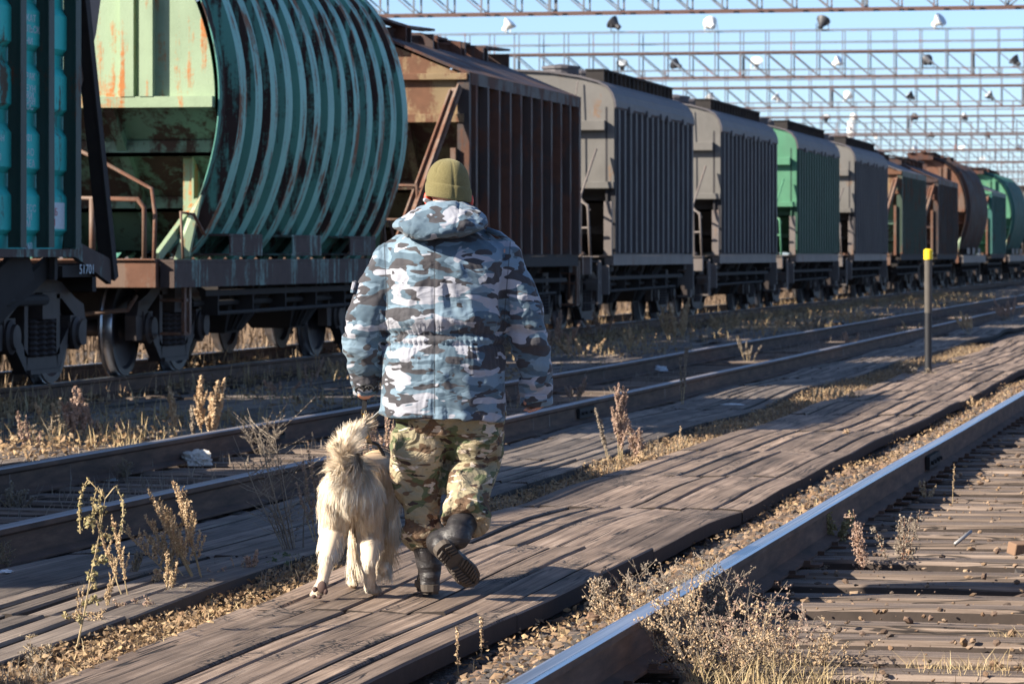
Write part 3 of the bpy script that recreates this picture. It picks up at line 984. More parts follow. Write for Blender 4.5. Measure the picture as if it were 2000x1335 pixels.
def wagon(name, yc, label, typ='box', half=4.2, frame=5.45, bog=3.9, detail=True,
          m_wall=None, m_end=None, m_low=None, m_roof=None, m_sill=None, m_rib=None, nrib=14, rib=(.155, .17), extra=None, group='hopper wagons of the train on the far track'):
    root = empty(name, (TX, yc, TZ), 0, label, 'railway wagon', group)
    arch = typ == 'arch'
    if arch: prof = ARCH
    else: prof = [(1.60, 1.2)] + prof_box(kind='round' if typ == 'round' else 'gable')
    ztop = prof[-1][1]
    # ---------- side walls / shell
    if arch:
        mb = MB()
        ys = []; off = []
        pitch = 2 * half / nrib
        for i in range(nrib):
            a = -half + i * pitch
            ys += [a, a + pitch * .40, a + pitch * .48, a + pitch * .94, a + pitch]; off += [0, 0, .13, .13, 0]
        full = [(x, z) for x, z in prof] + [(-x, z) for x, z in reversed(prof[:-1])]
        N = len(full)
        nrm = []
        for i in range(N):
            a = full[max(i - 1, 0)]; b = full[min(i + 1, N - 1)]
            t = Vector((b[0] - a[0], b[1] - a[1])).normalized(); nrm.append((t.y, -t.x))
        for y, o_ in zip(ys, off):
            ring = []
            for (x, z), (nx, nz_) in zip(full, nrm):
                oo = o_ * min(1, max(0, (4.72 - z) / .35))
                ring.append((x + nx * oo, y, z + nz_ * oo))
            mb.v += ring
        for j in range(len(ys) - 1):
            for i in range(N - 1):
                mb.f.append((j * N + i, (j + 1) * N + i, (j + 1) * N + i + 1, j * N + i + 1)); mb.m.append(0 if j % 5 in (2,) or full[i][1] > 4.3 else 1)  # lit paint on outer rib faces and crown, shaded paint elsewhere
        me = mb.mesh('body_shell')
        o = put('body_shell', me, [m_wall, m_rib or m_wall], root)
        sd_ = o.modifiers.new('thick', 'SOLIDIFY'); sd_.thickness = .012
    else:
        for s in (-1, 1):
            mb = MB()
            ze = prof[1][1]
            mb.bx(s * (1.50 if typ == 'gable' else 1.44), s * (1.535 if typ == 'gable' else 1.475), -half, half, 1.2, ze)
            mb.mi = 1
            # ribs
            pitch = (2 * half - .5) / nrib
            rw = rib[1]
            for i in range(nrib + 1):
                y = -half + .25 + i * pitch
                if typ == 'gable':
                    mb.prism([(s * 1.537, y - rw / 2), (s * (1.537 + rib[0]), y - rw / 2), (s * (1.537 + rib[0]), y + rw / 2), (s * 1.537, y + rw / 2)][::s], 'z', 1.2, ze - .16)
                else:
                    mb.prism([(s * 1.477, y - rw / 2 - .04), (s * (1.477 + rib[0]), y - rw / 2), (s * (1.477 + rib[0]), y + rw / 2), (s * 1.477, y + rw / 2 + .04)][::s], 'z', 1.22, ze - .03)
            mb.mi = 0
            for q in (-1, 1):
                if typ == 'gable': mb.bx(s * 1.46, s * 1.62, q * half - .06, q * half + .06, 1.2, ze)
                else: mb.bx(s * 1.48, s * 1.60, q * (half - .12), q * (half - .035), 1.2, ze - .002)
            if typ == 'gable':
                mb.bx(s * 1.48, s * 1.625, -half + .06, half - .06, ze - .16, ze - .003)
            mb.build('side_wall', [m_wall, m_rib or m_wall], root)
    # ---------- roof
    if not arch:
        mb = MB()
        P = [(x + (.025 if x > .05 else 0), z) for x, z in prof[1:]]
        full = P + [(-x, z) for x, z in reversed(P[:-1])]
        inner = [(x * .985, z - .03) for x, z in full]
        ring = full + list(reversed(inner))
        mb.loft([[(x, y, z) for x, z in ring] for y in (-half - .05, -half * .33, half * .33, half + .05)])
        if typ == 'round':
            for y in (-half + 1.3, -half + 3.1, 0.4, half - 3.1, half - 1.3):
                mb.bx(1.58, 1.655, y - .16, y + .16, 3.52, 3.62)
        mb.build('roof', m_roof, root)
    # walkway on the roof
    mb = MB()
    r = random.Random(int(yc * 10) + 5)
    zr = ztop + .10
    if typ == 'round':
        xo = 1.12
        for s in (-1, 1):
            for i in range(18):
                y = -half + .85 + i * (2 * half - 1.2) / 17
                mb.bx(s * xo - .15, s * xo + .15, y - .03, y + .03, 4.02, 4.215)
            mb.bx(s * xo - .16, s * xo + .16, -half + .8, half - .3, 4.213, 4.24)
            if s < 0: mb.build('roof_walkway', M['under'], root); mb = MB()
    else:
        y = -half - .35
        while y < half + .3:
            L = r.uniform(1.3, 2.0)
            for x in (.34, .12, -.12, -.34):
                if r.random() < .12: continue
                dz = r.uniform(-.015, .03)
                mb.bar((x, y, zr + .06 + dz), (x, min(y + L - .03, half + .5), zr + .06 + r.uniform(-.02, .05)), .20, .035)
            mb.bx(-.45, .45, y + .1, y + .16, ztop - .1, zr + .03)
            mb.bx(-.45, .45, y + L - .2, y + L - .14, ztop - .1, zr + .03)
            y += L
    mb.build('roof_walkway', M['under'] if typ == 'round' else M['brown'], root)
    if detail:
        for y in np.linspace(-half + 1.4, half - 1.4, 4):
            mb = MB(); mb.lathe([(.30, ztop - .06), (.30, ztop + .07), (.33, ztop + .07), (.33, ztop + .11), (.05, ztop + .15)], (0.0 if typ != 'round' else .45, y, 0), 'z', 18)
            mb.build('loading_hatch', m_roof or m_wall, root)
    # ---------- ends
    zl = {'round': 2.30, 'gable': 2.98, 'arch': 2.72}[typ]
    inset = .0
    for q in (-1, 1):
        mb = MB()
        ins = .012 if typ == 'round' else .05
        hw = [(x - ins, z - ins * .8) for x, z in prof if z > zl]
        x_at = np.interp(zl, [z for x, z in prof], [x for x, z in prof]) - ins
        poly = [(x_at, zl)] + hw + [(-x, z) for x, z in reversed(hw[:-1])] + [(-x_at, zl)]
        if q > 0: poly = poly[::-1]
        mb.prism(poly, 'y', q * (half - .03), q * (half - .002)) if q < 0 else mb.prism(poly, 'y', half - .03, half - .002)
        # rim box at the foot of the upright panel
        mb.bx(-x_at, x_at, q * (half - .025), q * (half + .09), zl - .04, zl + .07)
        if typ == 'gable':
            mb.bx(-1.6, 1.6, q * (half - .01), q * (half + .10), 3.50, 3.585)
        if typ == 'round':
            mb.bx(-1.45, 1.45, q * (half - .01), q * (half + .14), 3.20, 3.36)
        if arch:
            for xx in (-.86, -.66, .66, .86):
                mb.bx(xx - .07, xx + .07, q * (half + .0), q * (half + .10), zl + .07, 4.25)
        mb.build('end_panel', m_end, root, bevel=.008 if detail else 0)
        # sloping sheet below
        mb = MB()
        run = 1.75; z2 = 1.25
        def xa(z): return float(np.interp(z, [p_[1] for p_ in prof], [p_[0] for p_ in prof])) - .06
        steps = 6
        for i in range(steps):
            z0 = zl - (zl - z2) * i / steps; z1 = zl - (zl - z2) * (i + 1) / steps
            y0 = q * (half - .03 - run * i / steps); y1 = q * (half - .03 - run * (i + 1) / steps)
            a0, a1 = xa(z0), xa(z1)
            mb.sheet((-a0, y0, z0), (a0, y0, z0), (a1, y1, z1), (-a1, y1, z1), .02)
        # stiffeners lying on the slope
        for z in ((2.05, 1.55) if not arch else (2.22, 1.66)):
            f_ = (zl - z) / (zl - z2); y0 = q * (half - run * f_ + .02)
            mb.bx(-xa(z), xa(z), y0, y0 + q * .16, z - .02, z + .02)
            mb.bx(-xa(z), xa(z), y0 + q * .14, y0 + q * .16, z - .02, z + .14)
        for xx in (-.75, 0, .75) if not arch else (-.4, .45):
            mb.bar((xx, q * (half + .0), zl - .02), (xx, q * (half - run + .2), 1.34), .10, .12)
        mb.build('end_slope', m_low, root)
    # ---------- frame
    ms = m_sill or M['sill']
    mb = MB()
    zs0, zs1 = (1.02, 1.17)
    if arch: zs0, zs1 = .88, 1.12
    ye = frame - .08 if arch or typ == 'gable' and False else half + .05
    for s in (-1, 1):
        mb.bx(s * 1.44, s * 1.58, -ye, ye, zs0, zs1)
        mb.bx(s * 1.40, s * 1.578, -ye, ye, zs1 + .002, zs1 + .03)
    if arch:
        for s in (-1, 1):
            for y in (-2.9, -.4, 2.2):
                for z in (1.20, 1.40):
                    mb.bx(s * 1.12, s * 1.56, y - .55, y + .75, z - .012, z + .012)
                mb.bx(s * 1.12, s * 1.135, y - .55, y + .75, 1.215, 1.385)
                mb.bx(s * 1.545, s * 1.56, y - .5, y + .75, 1.215, 1.385)
    mb.build('sill', ms, root)
    mb = MB()
    mb.bx(-.25, .25, -frame + .05, frame - .05, .82, 1.12)
    for q in (-1, 1):
        mb.bx(-1.35, 1.35, q * (half - .2), q * (frame - .1), 1.07, 1.10)
        mb.bar((-.3, q * (frame - .15), 1.0), (-1.4, q * (half - .3), 1.0), .1, .14)
        mb.bar((.3, q * (frame - .15), 1.0), (1.4, q * (half - .3), 1.0), .1, .14)
        mb.bx(-1.5, 1.5, q * bog - .14, q * bog + .14, .92, 1.06)
    for s in (-1, 1):
        mb.bx(s * 1.36, s * 1.43, -half + .1, half - .1, .78, .84)
        mb.tube([(s * 1.25, -half + .2, .70), (s * 1.25, half - .2, .70)], .03, 8)
        mb.tube([(s * 1.40, -half + .6, .60), (s * 1.40, half - .9, .62)], .022, 8)
        for y in np.linspace(-half + .6, half - .6, 6):
            mb.bx(s * 1.24, s * 1.42, y - .02, y + .02, .58, .92)
    mb.build('underframe', M['under'], root)
    # discharge chutes
    mb = MB()
    for y in (-1.35, 1.35):
        for s in (-1, 1):
            top = [(s * .28, y - 1.2, 1.05), (s * 1.35, y - 1.2, 1.05), (s * 1.35, y + 1.2, 1.05), (s * .28, y + 1.2, 1.05)]
            bot = [(s * .55, y - .28, .36), (s * 1.0, y - .28, .36), (s * 1.0, y + .28, .36), (s * .55, y + .28, .36)]
            mb.loft([top[::s], bot[::s]])
            for k in (-.8, -.4, 0, .4, .8):
                mb.bar((s * 1.36, y + k, 1.03), (s * 1.02, y + k * .28, .4), .035, .06)
    mb.build('discharge_chute', M['under'], root)
    # headstocks, platforms, couplers
    for q in (-1, 1):
        mb = MB()
        mb.bx(-1.42, 1.42, q * (frame - .12), q * frame, .88, 1.14)
        mb.bx(-1.42, 1.42, q * (frame - .25), q * (frame + .03), 1.142, 1.16)
        mb.bx(-.3, .3, q * frame, q * (frame + .05), .80, 1.0)
        mb.build('headstock', M['rustlit'] if typ != 'round' else ms, root, bevel=.006 if detail else 0)
        mb = MB()
        yj = 6.01 if frame < 5.5 else frame + .55
        mb.bar((0, q * frame, .86), (0, q * (yj - .15), .86), .16, .18)
        mb.bx(-.20, .16, q * (yj - .22), q * (yj - .02), .72, 1.02)
        mb.bx(.02, .17, q * (yj - .05), q * (yj + .07), .74, 1.0)
        mb.tube([(.35, q * frame, .8), (.36, q * (frame + .25), .5), (.2, q * (yj), .42)], .03, 8)
        mb.build('coupler', M['under'], root)
    for q in (-1, 1): bogie(root, q * bog, detail)
    # ---------- end fittings
    for q in (-1, 1):
        for s in (-1, 1):
            mb = MB()
            if typ == 'round':
                mb.bx(s * 1.44, s * 1.57, q * (half + .07), q * (half + .16), 1.18, 2.05)
                mb.bx(s * 1.40, s * 1.56, q * (half + .3), q * (half + .36), .55, 1.02)
                mb.bx(s * 1.18, s * 1.40, q * (half + .3), q * (half + .36), .62, .80)
                mb.build('corner_post', m_sill or M['sill'], root)
            elif typ == 'gable':
                mb.bx(s * 1.38, s * 1.45, q * (half + .07), q * (half + .13), 1.17, 2.6)
                mb.build('corner_post', M['rustlit'], root)
            if typ == 'gable':
                st = MB()
                st.bar((s * 1.46, q * (half + .08), 3.38), (s * .92, q * (frame - .1), 1.17), .15, .05)
                st.bar((s * 1.50, q * (half + .10), 3.42), (s * .98, q * (frame - .08), 1.17), .025, .09)
                st.bar((s * 1.39, q * (half + .10), 3.35), (s * .86, q * (frame - .08), 1.17), .025, .09)
                st.build('end_strut', M['rustlit'], root)
            if typ == 'arch':
                st = MB()
                for xx, ww in ((s * 1.08, .10),):
                    st.bx(xx - .05, xx + .05, q * (half - .75), q * (half - .65), 1.17, 2.22)
                    st.bx(xx + .05, xx + .07, q * (half - .85), q * (half - .62), 1.17, 2.22)
                    st.bar((xx + .10, q * (half - .7), 1.75), (xx + .02, q * (half + .5), 1.17), .05, .10)
                st.sheet((s * 1.30, q * (half + .02), 1.62), (s * 1.42, q * (half + .0), 1.80), (s * 1.32, q * (half + .12), 1.18), (s * 1.18, q * (half + .16), 1.14), .03)
                st.build('end_post', M['green_end'], root)
        if not detail and typ != 'round': continue
        hr = MB()
        def tb(pts, r_=.02): hr.tube([(a, q * b, c) for a, b, c in pts], r_, 6)
        if typ == 'round':
            tb([(.55, half + .1, 2.25), (.95, half + .75, 2.18), (1.32, half + .95, 1.98), (1.36, half + .95, 1.17)], .022)
            tb([(1.32, half + .15, 2.9), (1.12, half + .45, 2.15), (1.22, half + 1.0, 1.17)], .02)
            tb([(1.0, half + .06, 4.0), (.90, half + .15, 3.3), (.98, half + .10, 2.25)], .010)
            tb([(1.12, half + .5, 2.1), (1.36, half + .95, 1.9)], .016)
            tb([(1.2, half + .8, 1.62), (1.36, half + .95, 1.62)], .016)
            tb([(.4, half + .3, 1.65), (1.25, half + .9, 1.2)], .03)
            tb([(.2, half + .5, 1.75), (1.1, half + .45, 1.75)], .02)
        elif typ == 'arch':
            tb([(1.15, half + 1.1, 1.16), (1.15, half + 1.1, 1.66), (1.08, half + 1.1, 1.74), (.2, half + 1.1, 1.76), (.2, half + 1.1, 1.16)], .028)
            tb([(.1, half + .75, 2.35), (.55, half + .75, 2.15), (1.15, half + .85, 1.85), (1.2, half + .9, 1.6), (1.22, half + 1.0, 1.16)], .022)
            tb([(.62, half + 1.1, 1.16), (.62, half + 1.1, 1.75)], .035)
            tb([(1.34, half + .4, 1.16), (1.32, half + .42, 1.62), (1.42, half + .3, 1.60), (1.5, half + .2, 1.40)], .018)
            tb([(1.1, half + 1.2, .80), (1.05, half + 1.32, .66), (.2, half + 1.36, .58)], .024)
        else:
            tb([(.2, half + .9, 1.17), (.2, half + .9, 2.1), (1.1, half + .9, 2.1), (1.15, half + .9, 1.17)], .025)
            tb([(.2, half + .9, 1.65), (1.15, half + .9, 1.65)], .02)
            tb([(1.35, half + .5, .5), (1.35, half + .5, 1.3), (1.35, half + .2, 1.9)], .02)
        hr.build('handrail', (M['rustlit'] if typ != 'round' else (m_end if m_end is M['mint'] else M['sill'])), root, True)
        if typ == 'round':
            tk = MB(); tk.lathe([(.05, -.42), (.17, -.40), (.2, -.33), (.2, .33), (.17, .40), (.05, .42)], (.62, q * (half + .35), 1.42), 'x', 18)
            tk.build('brake_tank', M['gray'], root, True)
        st = MB()
        for z in (.42, .75):
            st.bx(1.22, 1.46, q * (half + .55), q * (half + .80), z - .015, z + .015)
        st.bx(1.44, 1.47, q * (half + .55), q * (half + .62), .42, 1.1)
        st.bx(1.44, 1.47, q * (half + .73), q * (half + .80), .42, 1.1)
        st.build('footstep', M['rustlit'] if typ != 'round' else M['sill'], root)
    if extra: extra(root)
    return root

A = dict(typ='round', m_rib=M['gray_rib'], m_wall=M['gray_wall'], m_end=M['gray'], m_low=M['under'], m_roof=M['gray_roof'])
# the wagons in view, and the three behind the picture's left edge whose shade and gaps fall on the walk
def lettering(root, lines, x, y, z0, size, sx=1.0, mat=None, gap=1.35, nm='lettering'):
    for i, (t, dz) in enumerate(lines):
        cu = bpy.data.curves.new('txt', 'FONT'); cu.body = t; cu.size = size; cu.extrude = .001
        cu.align_x = 'LEFT'
        ob = bpy.data.objects.new('txt', cu); COL.objects.link(ob)
        dg = bpy.context.evaluated_depsgraph_get()
        me = bpy.data.meshes.new_from_object(ob.evaluated_get(dg), depsgraph=dg)
        bpy.data.objects.remove(ob)
        for v in me.vertices:
            a, b, c = v.co
            v.co = (x + c + .002, y + a * sx, z0 + dz + b)
        put(nm, me, mat or M['white'], root)

def wagon0():
    half = 2.6; yc = 29.05; frame = 4.1  # body shortened out of view so sunlight through the gap reaches the weeds
    root = empty('hopper_wagon', (TX, yc, TZ), 0, 'turquoise hopper wagon with white stencilled lines and dark vertical posts, cut by the left edge', 'railway wagon', 'hopper wagons of the train on the far track')
    # walls of pressed panels: necks every .52 m
    for s in (-1, 1):
        mb = MB()
        zs = [1.24]; xs = [1.46]
        z = 1.36
        k = 0
        while z < 4.1:
            zs += [z, z + .05, z + .34, z + .42]; xs += [1.475, 1.53, 1.53, 1.475]; z += .53
        zs.append(4.2); xs.append(1.46)
        rings = [[(s * x, -half, zz), (s * x, half, zz), (s * 1.40, half, zz), (s * 1.40, -half, zz)][::s] for x, zz in zip(xs, zs)]
        mb.loft(rings)
        mb.build('side_wall', M['turq'], root)
        for k in range(7):
            y = half - .04 - k * .745
            p_ = MB()
            p_.bx(s * 1.50, s * 1.615, y - .03, y + .03, 1.26, 4.3)
            p_.bx(s * 1.617, s * 1.63, y - .075, y + .075, 1.26, 4.3)
            if s > 0 and y > -2: p_.build('side_post', [M['darkgreen_post']], root)
            else:
                if k == 0: rest = MB()
                rest.add(p_.v, p_.f)
        if s < 0: o = rest.build('side_post', M['darkgreen_post'], root)
    mb = MB(); mb.prism([(1.66, 4.25), (1.5, 4.38), (.9, 4.55), (0, 4.62), (-.9, 4.55), (-1.5, 4.38), (-1.66, 4.25)], 'y', -half, half)
    mb.build('roof', M['gray_roof'], root)
    for q in (-1, 1):
        mb = MB()
        mb.bx(-1.39, 1.39, q * (half - .02), q * (half + .01), 2.4, 4.25)
        mb.sheet((-1.39, q * (half - .01), 2.4), (1.39, q * (half - .01), 2.4), (1.39, q * (half - 1.7), 1.3), (-1.39, q * (half - 1.7), 1.3), .02)
        mb.build('end_panel', M['taupe'], root)
        for s in (-1, 1):
            # curved side gusset that carries the wall past the end sheet
            g = MB()
            P = [(half + .06, 1.25), (half + .10, 1.25), (half + .16, 2.1), (half + .42, 2.65), (half + .90, 3.2), (half + 1.16, 3.8), (half + 1.20, 4.35), (half + .06, 4.35)]
            P = [(q * a, b) for a, b in P]
            if q < 0: P = P[::-1]
            g.prism(P, 'x', min(s * 1.46, s * 1.49), max(s * 1.46, s * 1.49))
            g.build('corner_gusset', M['taupe'], root)
            st = MB()
            st.bar((s * 1.52, q * (half + .0), 4.4), (s * 1.52, q * (frame - .32), .98), .12, .08)
            st.bar((s * 1.585, q * (half + .01), 4.4), (s * 1.585, q * (frame - .31), .98), .02, .12)
            st.build('end_strut', M['under'], root)
    # sill with its tapering tail
    mb = MB()
    for s in (-1, 1):
        mb.bx(s * 1.42, s * 1.60, -half - .1, half + .06, 1.18, 1.25)
        for q in (-1, 1):
            P = [(q * (half + .06), 1.245), (q * (half + .1), 1.32), (q * (half + 1.1), 1.16), (q * (half + 1.1), .93), (q * (half + .06), 1.18)]
            if q < 0: P = P[::-1]
            mb.prism(P, 'x', min(s * 1.52, s * 1.57), max(s * 1.52, s * 1.57))
    mb.build('sill', M['sill_teal'], root)
    mb = MB()
    mb.bx(-.25, .25, -frame, frame, .8, 1.12)
    for q in (-1, 1):
        mb.bx(-1.3, 1.3, q * (frame - .12), q * frame, .86, 1.12)
        mb.bx(-1.5, 1.5, q * (half - .1), q * (frame - .13), 1.0, 1.1)
        for s in (-1, 1):
            mb.bar((s * 1.45, q * (half - .9), 1.15), (s * 1.2, q * (half - 2.4), .45), .06, .34)
            mb.bar((s * 1.45, q * (half - .2), 1.15), (s * 1.2, q * (half - 1.5), .55), .06, .16)
            mb.bar((s * 1.5, q * (half - .35), 1.18), (s * 1.5, q * (half - .35), .98), .05, .08)
    mb.tube([(1.3, -half, .8), (1.3, half, .8)], .05, 8)
    mb.build('underframe', M['under'], root)
    mb = MB()
    for y in (-1.4, 1.4):
        mb.loft([[(-1.3, y - 1.3, 1.1), (1.3, y - 1.3, 1.1), (1.3, y + 1.3, 1.1), (-1.3, y + 1.3, 1.1)], [(-1.0, y - .3, .35), (1.0, y - .3, .35), (1.0, y + .3, .35), (-1.0, y + .3, .35)]])
    mb.build('discharge_chute', M['under'], root)
    for q in (-1, 1): bogie(root, q * 3.2)
    mb = MB()
    for q in (-1, 1):
        mb.bar((0, q * frame, .86), (0, q * 4.65, .86), .16, .18); mb.bx(-.2, .16, q * 4.5, q * 4.7, .72, 1.02)
    mb.build('coupler', M['under'], root)
    # white lines on the second and third visible panel, letters as far as the posts let them show
    X = 1.53
    y2 = half - .04 - .745 * 2 + .25      # panel between the posts at x=40 and x=95 of the photo
    y1 = half - .04 - .745 * 3 + .22
    def L(px): return HCAM - (px - HORIZ) / F * 32.2 - TZ
    rows = [('ЛКАТ', 45), ('ОЛЬСК', 66), ('ЕНИ', 90), ('ЗРАК', 158), ('ТЕХН', 182), ('ЗЖИ', 196), ('ЗЕРН', 206), ('ПОС', 216), ('1021', 277), ('МАО', 305), ('ЗЗЕА', 327),
            ('ЦЕСС', 414), ('ГРИ', 430), ('ИМ', 444), ('1260', 487)]
    lettering(root, [(t, L(p)) for t, p in rows], X, y2, 0, .085, 1.55)
    lettering(root, [(t, L(p)) for t, p in (('СТАН', 282), ('ОЖ', 304), ('ЗАП', 318))], X, y1, 0, .075, 1.5)
    y3 = half - .04 - .745 + .24
    mb = MB()
    mb.bx(X + .001, X + .004, y3 + .02, y3 + .40, L(446), L(394))
    mb.build('white_panel', M['white'], root)
    lettering(root, [('СБ', L(420)), ('21', L(440))], X + .004, y3 + .03, 0, .09, 1.4, M['redp'], nm='red_stencil')
    lettering(root, [('51701', 1.03)], 1.572, half + .15, 0, .12, 1.5)
    return root
wagon0()

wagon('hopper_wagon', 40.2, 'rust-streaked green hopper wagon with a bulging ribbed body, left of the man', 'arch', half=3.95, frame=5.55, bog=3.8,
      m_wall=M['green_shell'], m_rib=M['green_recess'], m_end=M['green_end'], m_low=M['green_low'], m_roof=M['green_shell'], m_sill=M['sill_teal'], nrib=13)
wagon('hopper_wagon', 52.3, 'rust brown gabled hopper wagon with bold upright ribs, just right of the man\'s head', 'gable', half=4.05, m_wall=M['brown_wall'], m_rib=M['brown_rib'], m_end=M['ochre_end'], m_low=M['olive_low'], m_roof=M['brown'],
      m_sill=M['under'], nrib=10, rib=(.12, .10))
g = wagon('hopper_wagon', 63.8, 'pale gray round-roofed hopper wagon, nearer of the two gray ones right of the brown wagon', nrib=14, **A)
def dupw(src, y, label):
    c = copy_tree(src); c.location.y = y; c['label'] = label
    return c
dupw(g, 75.85, 'pale gray round-roofed hopper wagon, between the nearest gray one and the bright green one')
wagon('hopper_wagon', 87.85, 'bright green round-roofed hopper wagon between two gray ones', typ='round', m_wall=M['green_wall'], m_end=M['mint'], m_low=M['green_wall'], m_roof=M['gray_roof'], m_sill=M['sill'], nrib=16)
dupw(g, 99.9, 'pale gray hopper wagon beyond the bright green one')
b7 = wagon('hopper_wagon', 112.2, 'moss green gabled hopper wagon with yellowish end, behind the yellow-topped post', 'gable', half=3.9, detail=False, m_wall=M['green_side'], m_end=M['ochre_end'], m_low=M['green_low'], m_roof=M['gray_roof'], m_sill=M['under'], nrib=16, rib=(.08, .1))
b8 = wagon('hopper_wagon', 124.4, 'small dark brown gabled hopper wagon right of the yellow-topped post', 'gable', half=3.9, detail=False, m_wall=M['brown_wall'], m_end=M['brown'], m_low=M['brown'], m_roof=M['brown'], m_sill=M['under'], nrib=16, rib=(.08, .1))
b9 = wagon('hopper_wagon', 136.5, 'distant rust brown hopper wagon with an arched body', 'arch', half=4.3, detail=False, m_wall=M['brown_wall'], m_end=M['rustlit'], m_low=M['brown'], m_roof=M['brown'], m_sill=M['sill'], nrib=13)
b10 = wagon('hopper_wagon', 148.6, 'distant blue-green gabled hopper wagon with yellow-green end', 'gable', half=3.9, detail=False, m_wall=M['teal_far'], m_end=M['mint'], m_low=M['mint'], m_roof=M['gray_roof'], m_sill=M['under'], nrib=16, rib=(.08, .1))
b11 = wagon('hopper_wagon', 160.6, 'distant teal hopper wagon with an arched ribbed body', 'arch', half=4.3, detail=False, m_wall=M['teal_far'], m_end=M['mint'], m_low=M['teal_far'], m_roof=M['teal_far'], m_sill=M['sill'], nrib=13)
dupw(g, 172.7, 'farthest gray hopper wagon, at the right edge beyond the teal ones')
for i, y in enumerate((184.8, 196.9, 209.0)):
    dupw(b8, y, 'far brown hopper wagon at the end of the train')
# wagons outside the left edge: they shade the walk
dupw(g, 15.75, 'gray hopper wagon left of the picture, its shade falls on the boards')
dupw(g, 3.55, 'gray hopper wagon standing beside the camera')
dupw(g, -8.5, 'gray hopper wagon standing behind the camera')

# ================================================================ light gantries
def floodlight(parent, x, y, z, r, s=1.0):
    mb = MB()
    az = r.uniform(0, 2 * PI); ti = R(r.uniform(35, 70))
    Rm = Matrix.Rotation(az, 3, 'Z') @ Matrix.Rotation(ti, 3, 'X')
    mb.lathe([(.06, -.30), (.11, -.28), (.12, -.12), (.14, -.10), (.25, .08), (.29, .14), (.29, .165), (.26, .168)], (0, 0, 0), 'z', 14, rot=Rm)
    mb.v = [(a + x, b + y, c + z + .30) for a, b, c in mb.v]
    mb.tube([(x - .26 * math.cos(az), y - .26 * math.sin(az), z + .30), (x - .28 * math.cos(az), y - .28 * math.sin(az), z), (x + .28 * math.cos(az), y + .28 * math.sin(az), z), (x + .26 * math.cos(az), y + .26 * math.sin(az), z + .30)], .022, 5)
    mb.v = [(x + (a - x) * 1.08, y + (b - y) * 1.08, z + (c - z) * 1.08) for a, b, c in mb.v]
    fl = mb.build('floodlight', M['lampd'] if r.random() < .45 else M['lampw'], parent, 'auto')
    ln = MB(); ln.lathe([(.22, .172), (.21, .19)], (0, 0, 0), 'z', 14, rot=Rm)
    ln.v = [(a + x, b + y, c + z + .30) for a, b, c in ln.v]
    ln.v = [(x + (a - x) * 1.08, y + (b - y) * 1.08, z + (c - z) * 1.08) for a, b, c in ln.v]
    ln.build('lamp_glass', M['glass'], fl)

def gantry(k, y, label, lights, skew=0.0):
    root = empty('light_gantry', (0, y, 0), skew, label, 'gantry', 'lamp gantries spanning the yard')
    r = random.Random(40 + k)
    x0, x1 = -42.0, 27.5
    zl, zu, zr = 9.0, 10.05, 11.0
    n = int((x1 - x0) / 1.09)
    dx = (x1 - x0) / n
    det = k < 7
    mid = n // 2
    ch = MB(); web = MB(); rl = MB()
    for dy in (-.5, .5):
        for z in (zl, zu): ch.bx(x0, x1, dy - .03, dy + .03, z - .032, z + .032)
        for i in range(n + 1):
            x = x0 + i * dx
            w = .05 if i % 9 else .10
            web.bx(x - w / 2, x + w / 2, dy - .03, dy + .03, zl + .047, zu - .047)
            if i < n:
                if det or dy < 0:
                    if x < -8 or -8 <= x < 4: web.bar((x, dy, zu - .05), (x + dx, dy, zl + .05), .045)
                    if x >= -8: web.bar((x, dy + .05, zl + .05), (x + dx, dy + .05, zu - .05), .045)
        for i in range(n + 1):
            x = x0 + i * dx
            rl.bx(x - .022, x + .022, dy * 1.02 - .02, dy * 1.02 + .02, zu + .05, zr)
        for z in (zu + .43, zr): rl.bx(x0, x1, dy * 1.02 - .018, dy * 1.02 + .018, z - .02, z + .02)
    if det:
        for i in range(0, n + 1, 2):
            x = x0 + i * dx
            web.bx(x - .025, x + .025, -.46, .46, zl - .025, zl + .025)
    ch.build('chord', M['chord'], root)
    web.build('lattice', M['gantry'], root)
    rl.build('guard_rail', M['gantry'], root)
    fl = MB(); fl.bx(x0, x1, -.3, .3, zu + .05, zu + .075); fl.build('catwalk', M['gantry'], root)
    for x in (x0 + .5, x1 - .5):
        c = MB()
        for a in (-.4, .4):
            for b in (-.5, .5): c.bx(x + a - .06, x + a + .06, b - .06, b + .06, -.2, zl - .05)
        z = 0
        while z < zl - 1:
            for b in (-.5, .5): c.bar((x - .4, b, z), (x + .4, b, z + .9), .05)
            z += .9
        c.build('column', M['gantry'], root)
    for (lx) in lights: floodlight(root, lx, -.5 if r.random() < .6 else .5, zr + .02, r)
ords = ['nearest', 'second', 'third', 'fourth', 'fifth', 'sixth', 'seventh', 'eighth', 'ninth', 'tenth']
fz0, dfz = .002085, .000700
for k in range(10):
    z = 7.6 / 7300 / 1.0
    dist = 1.0 / ((473 if k == 0 else 343) / (7.6 * F)) if False else None
depths = [117.2, 161.7, 196, 239, 277, 318, 358, 400, 442, 486]
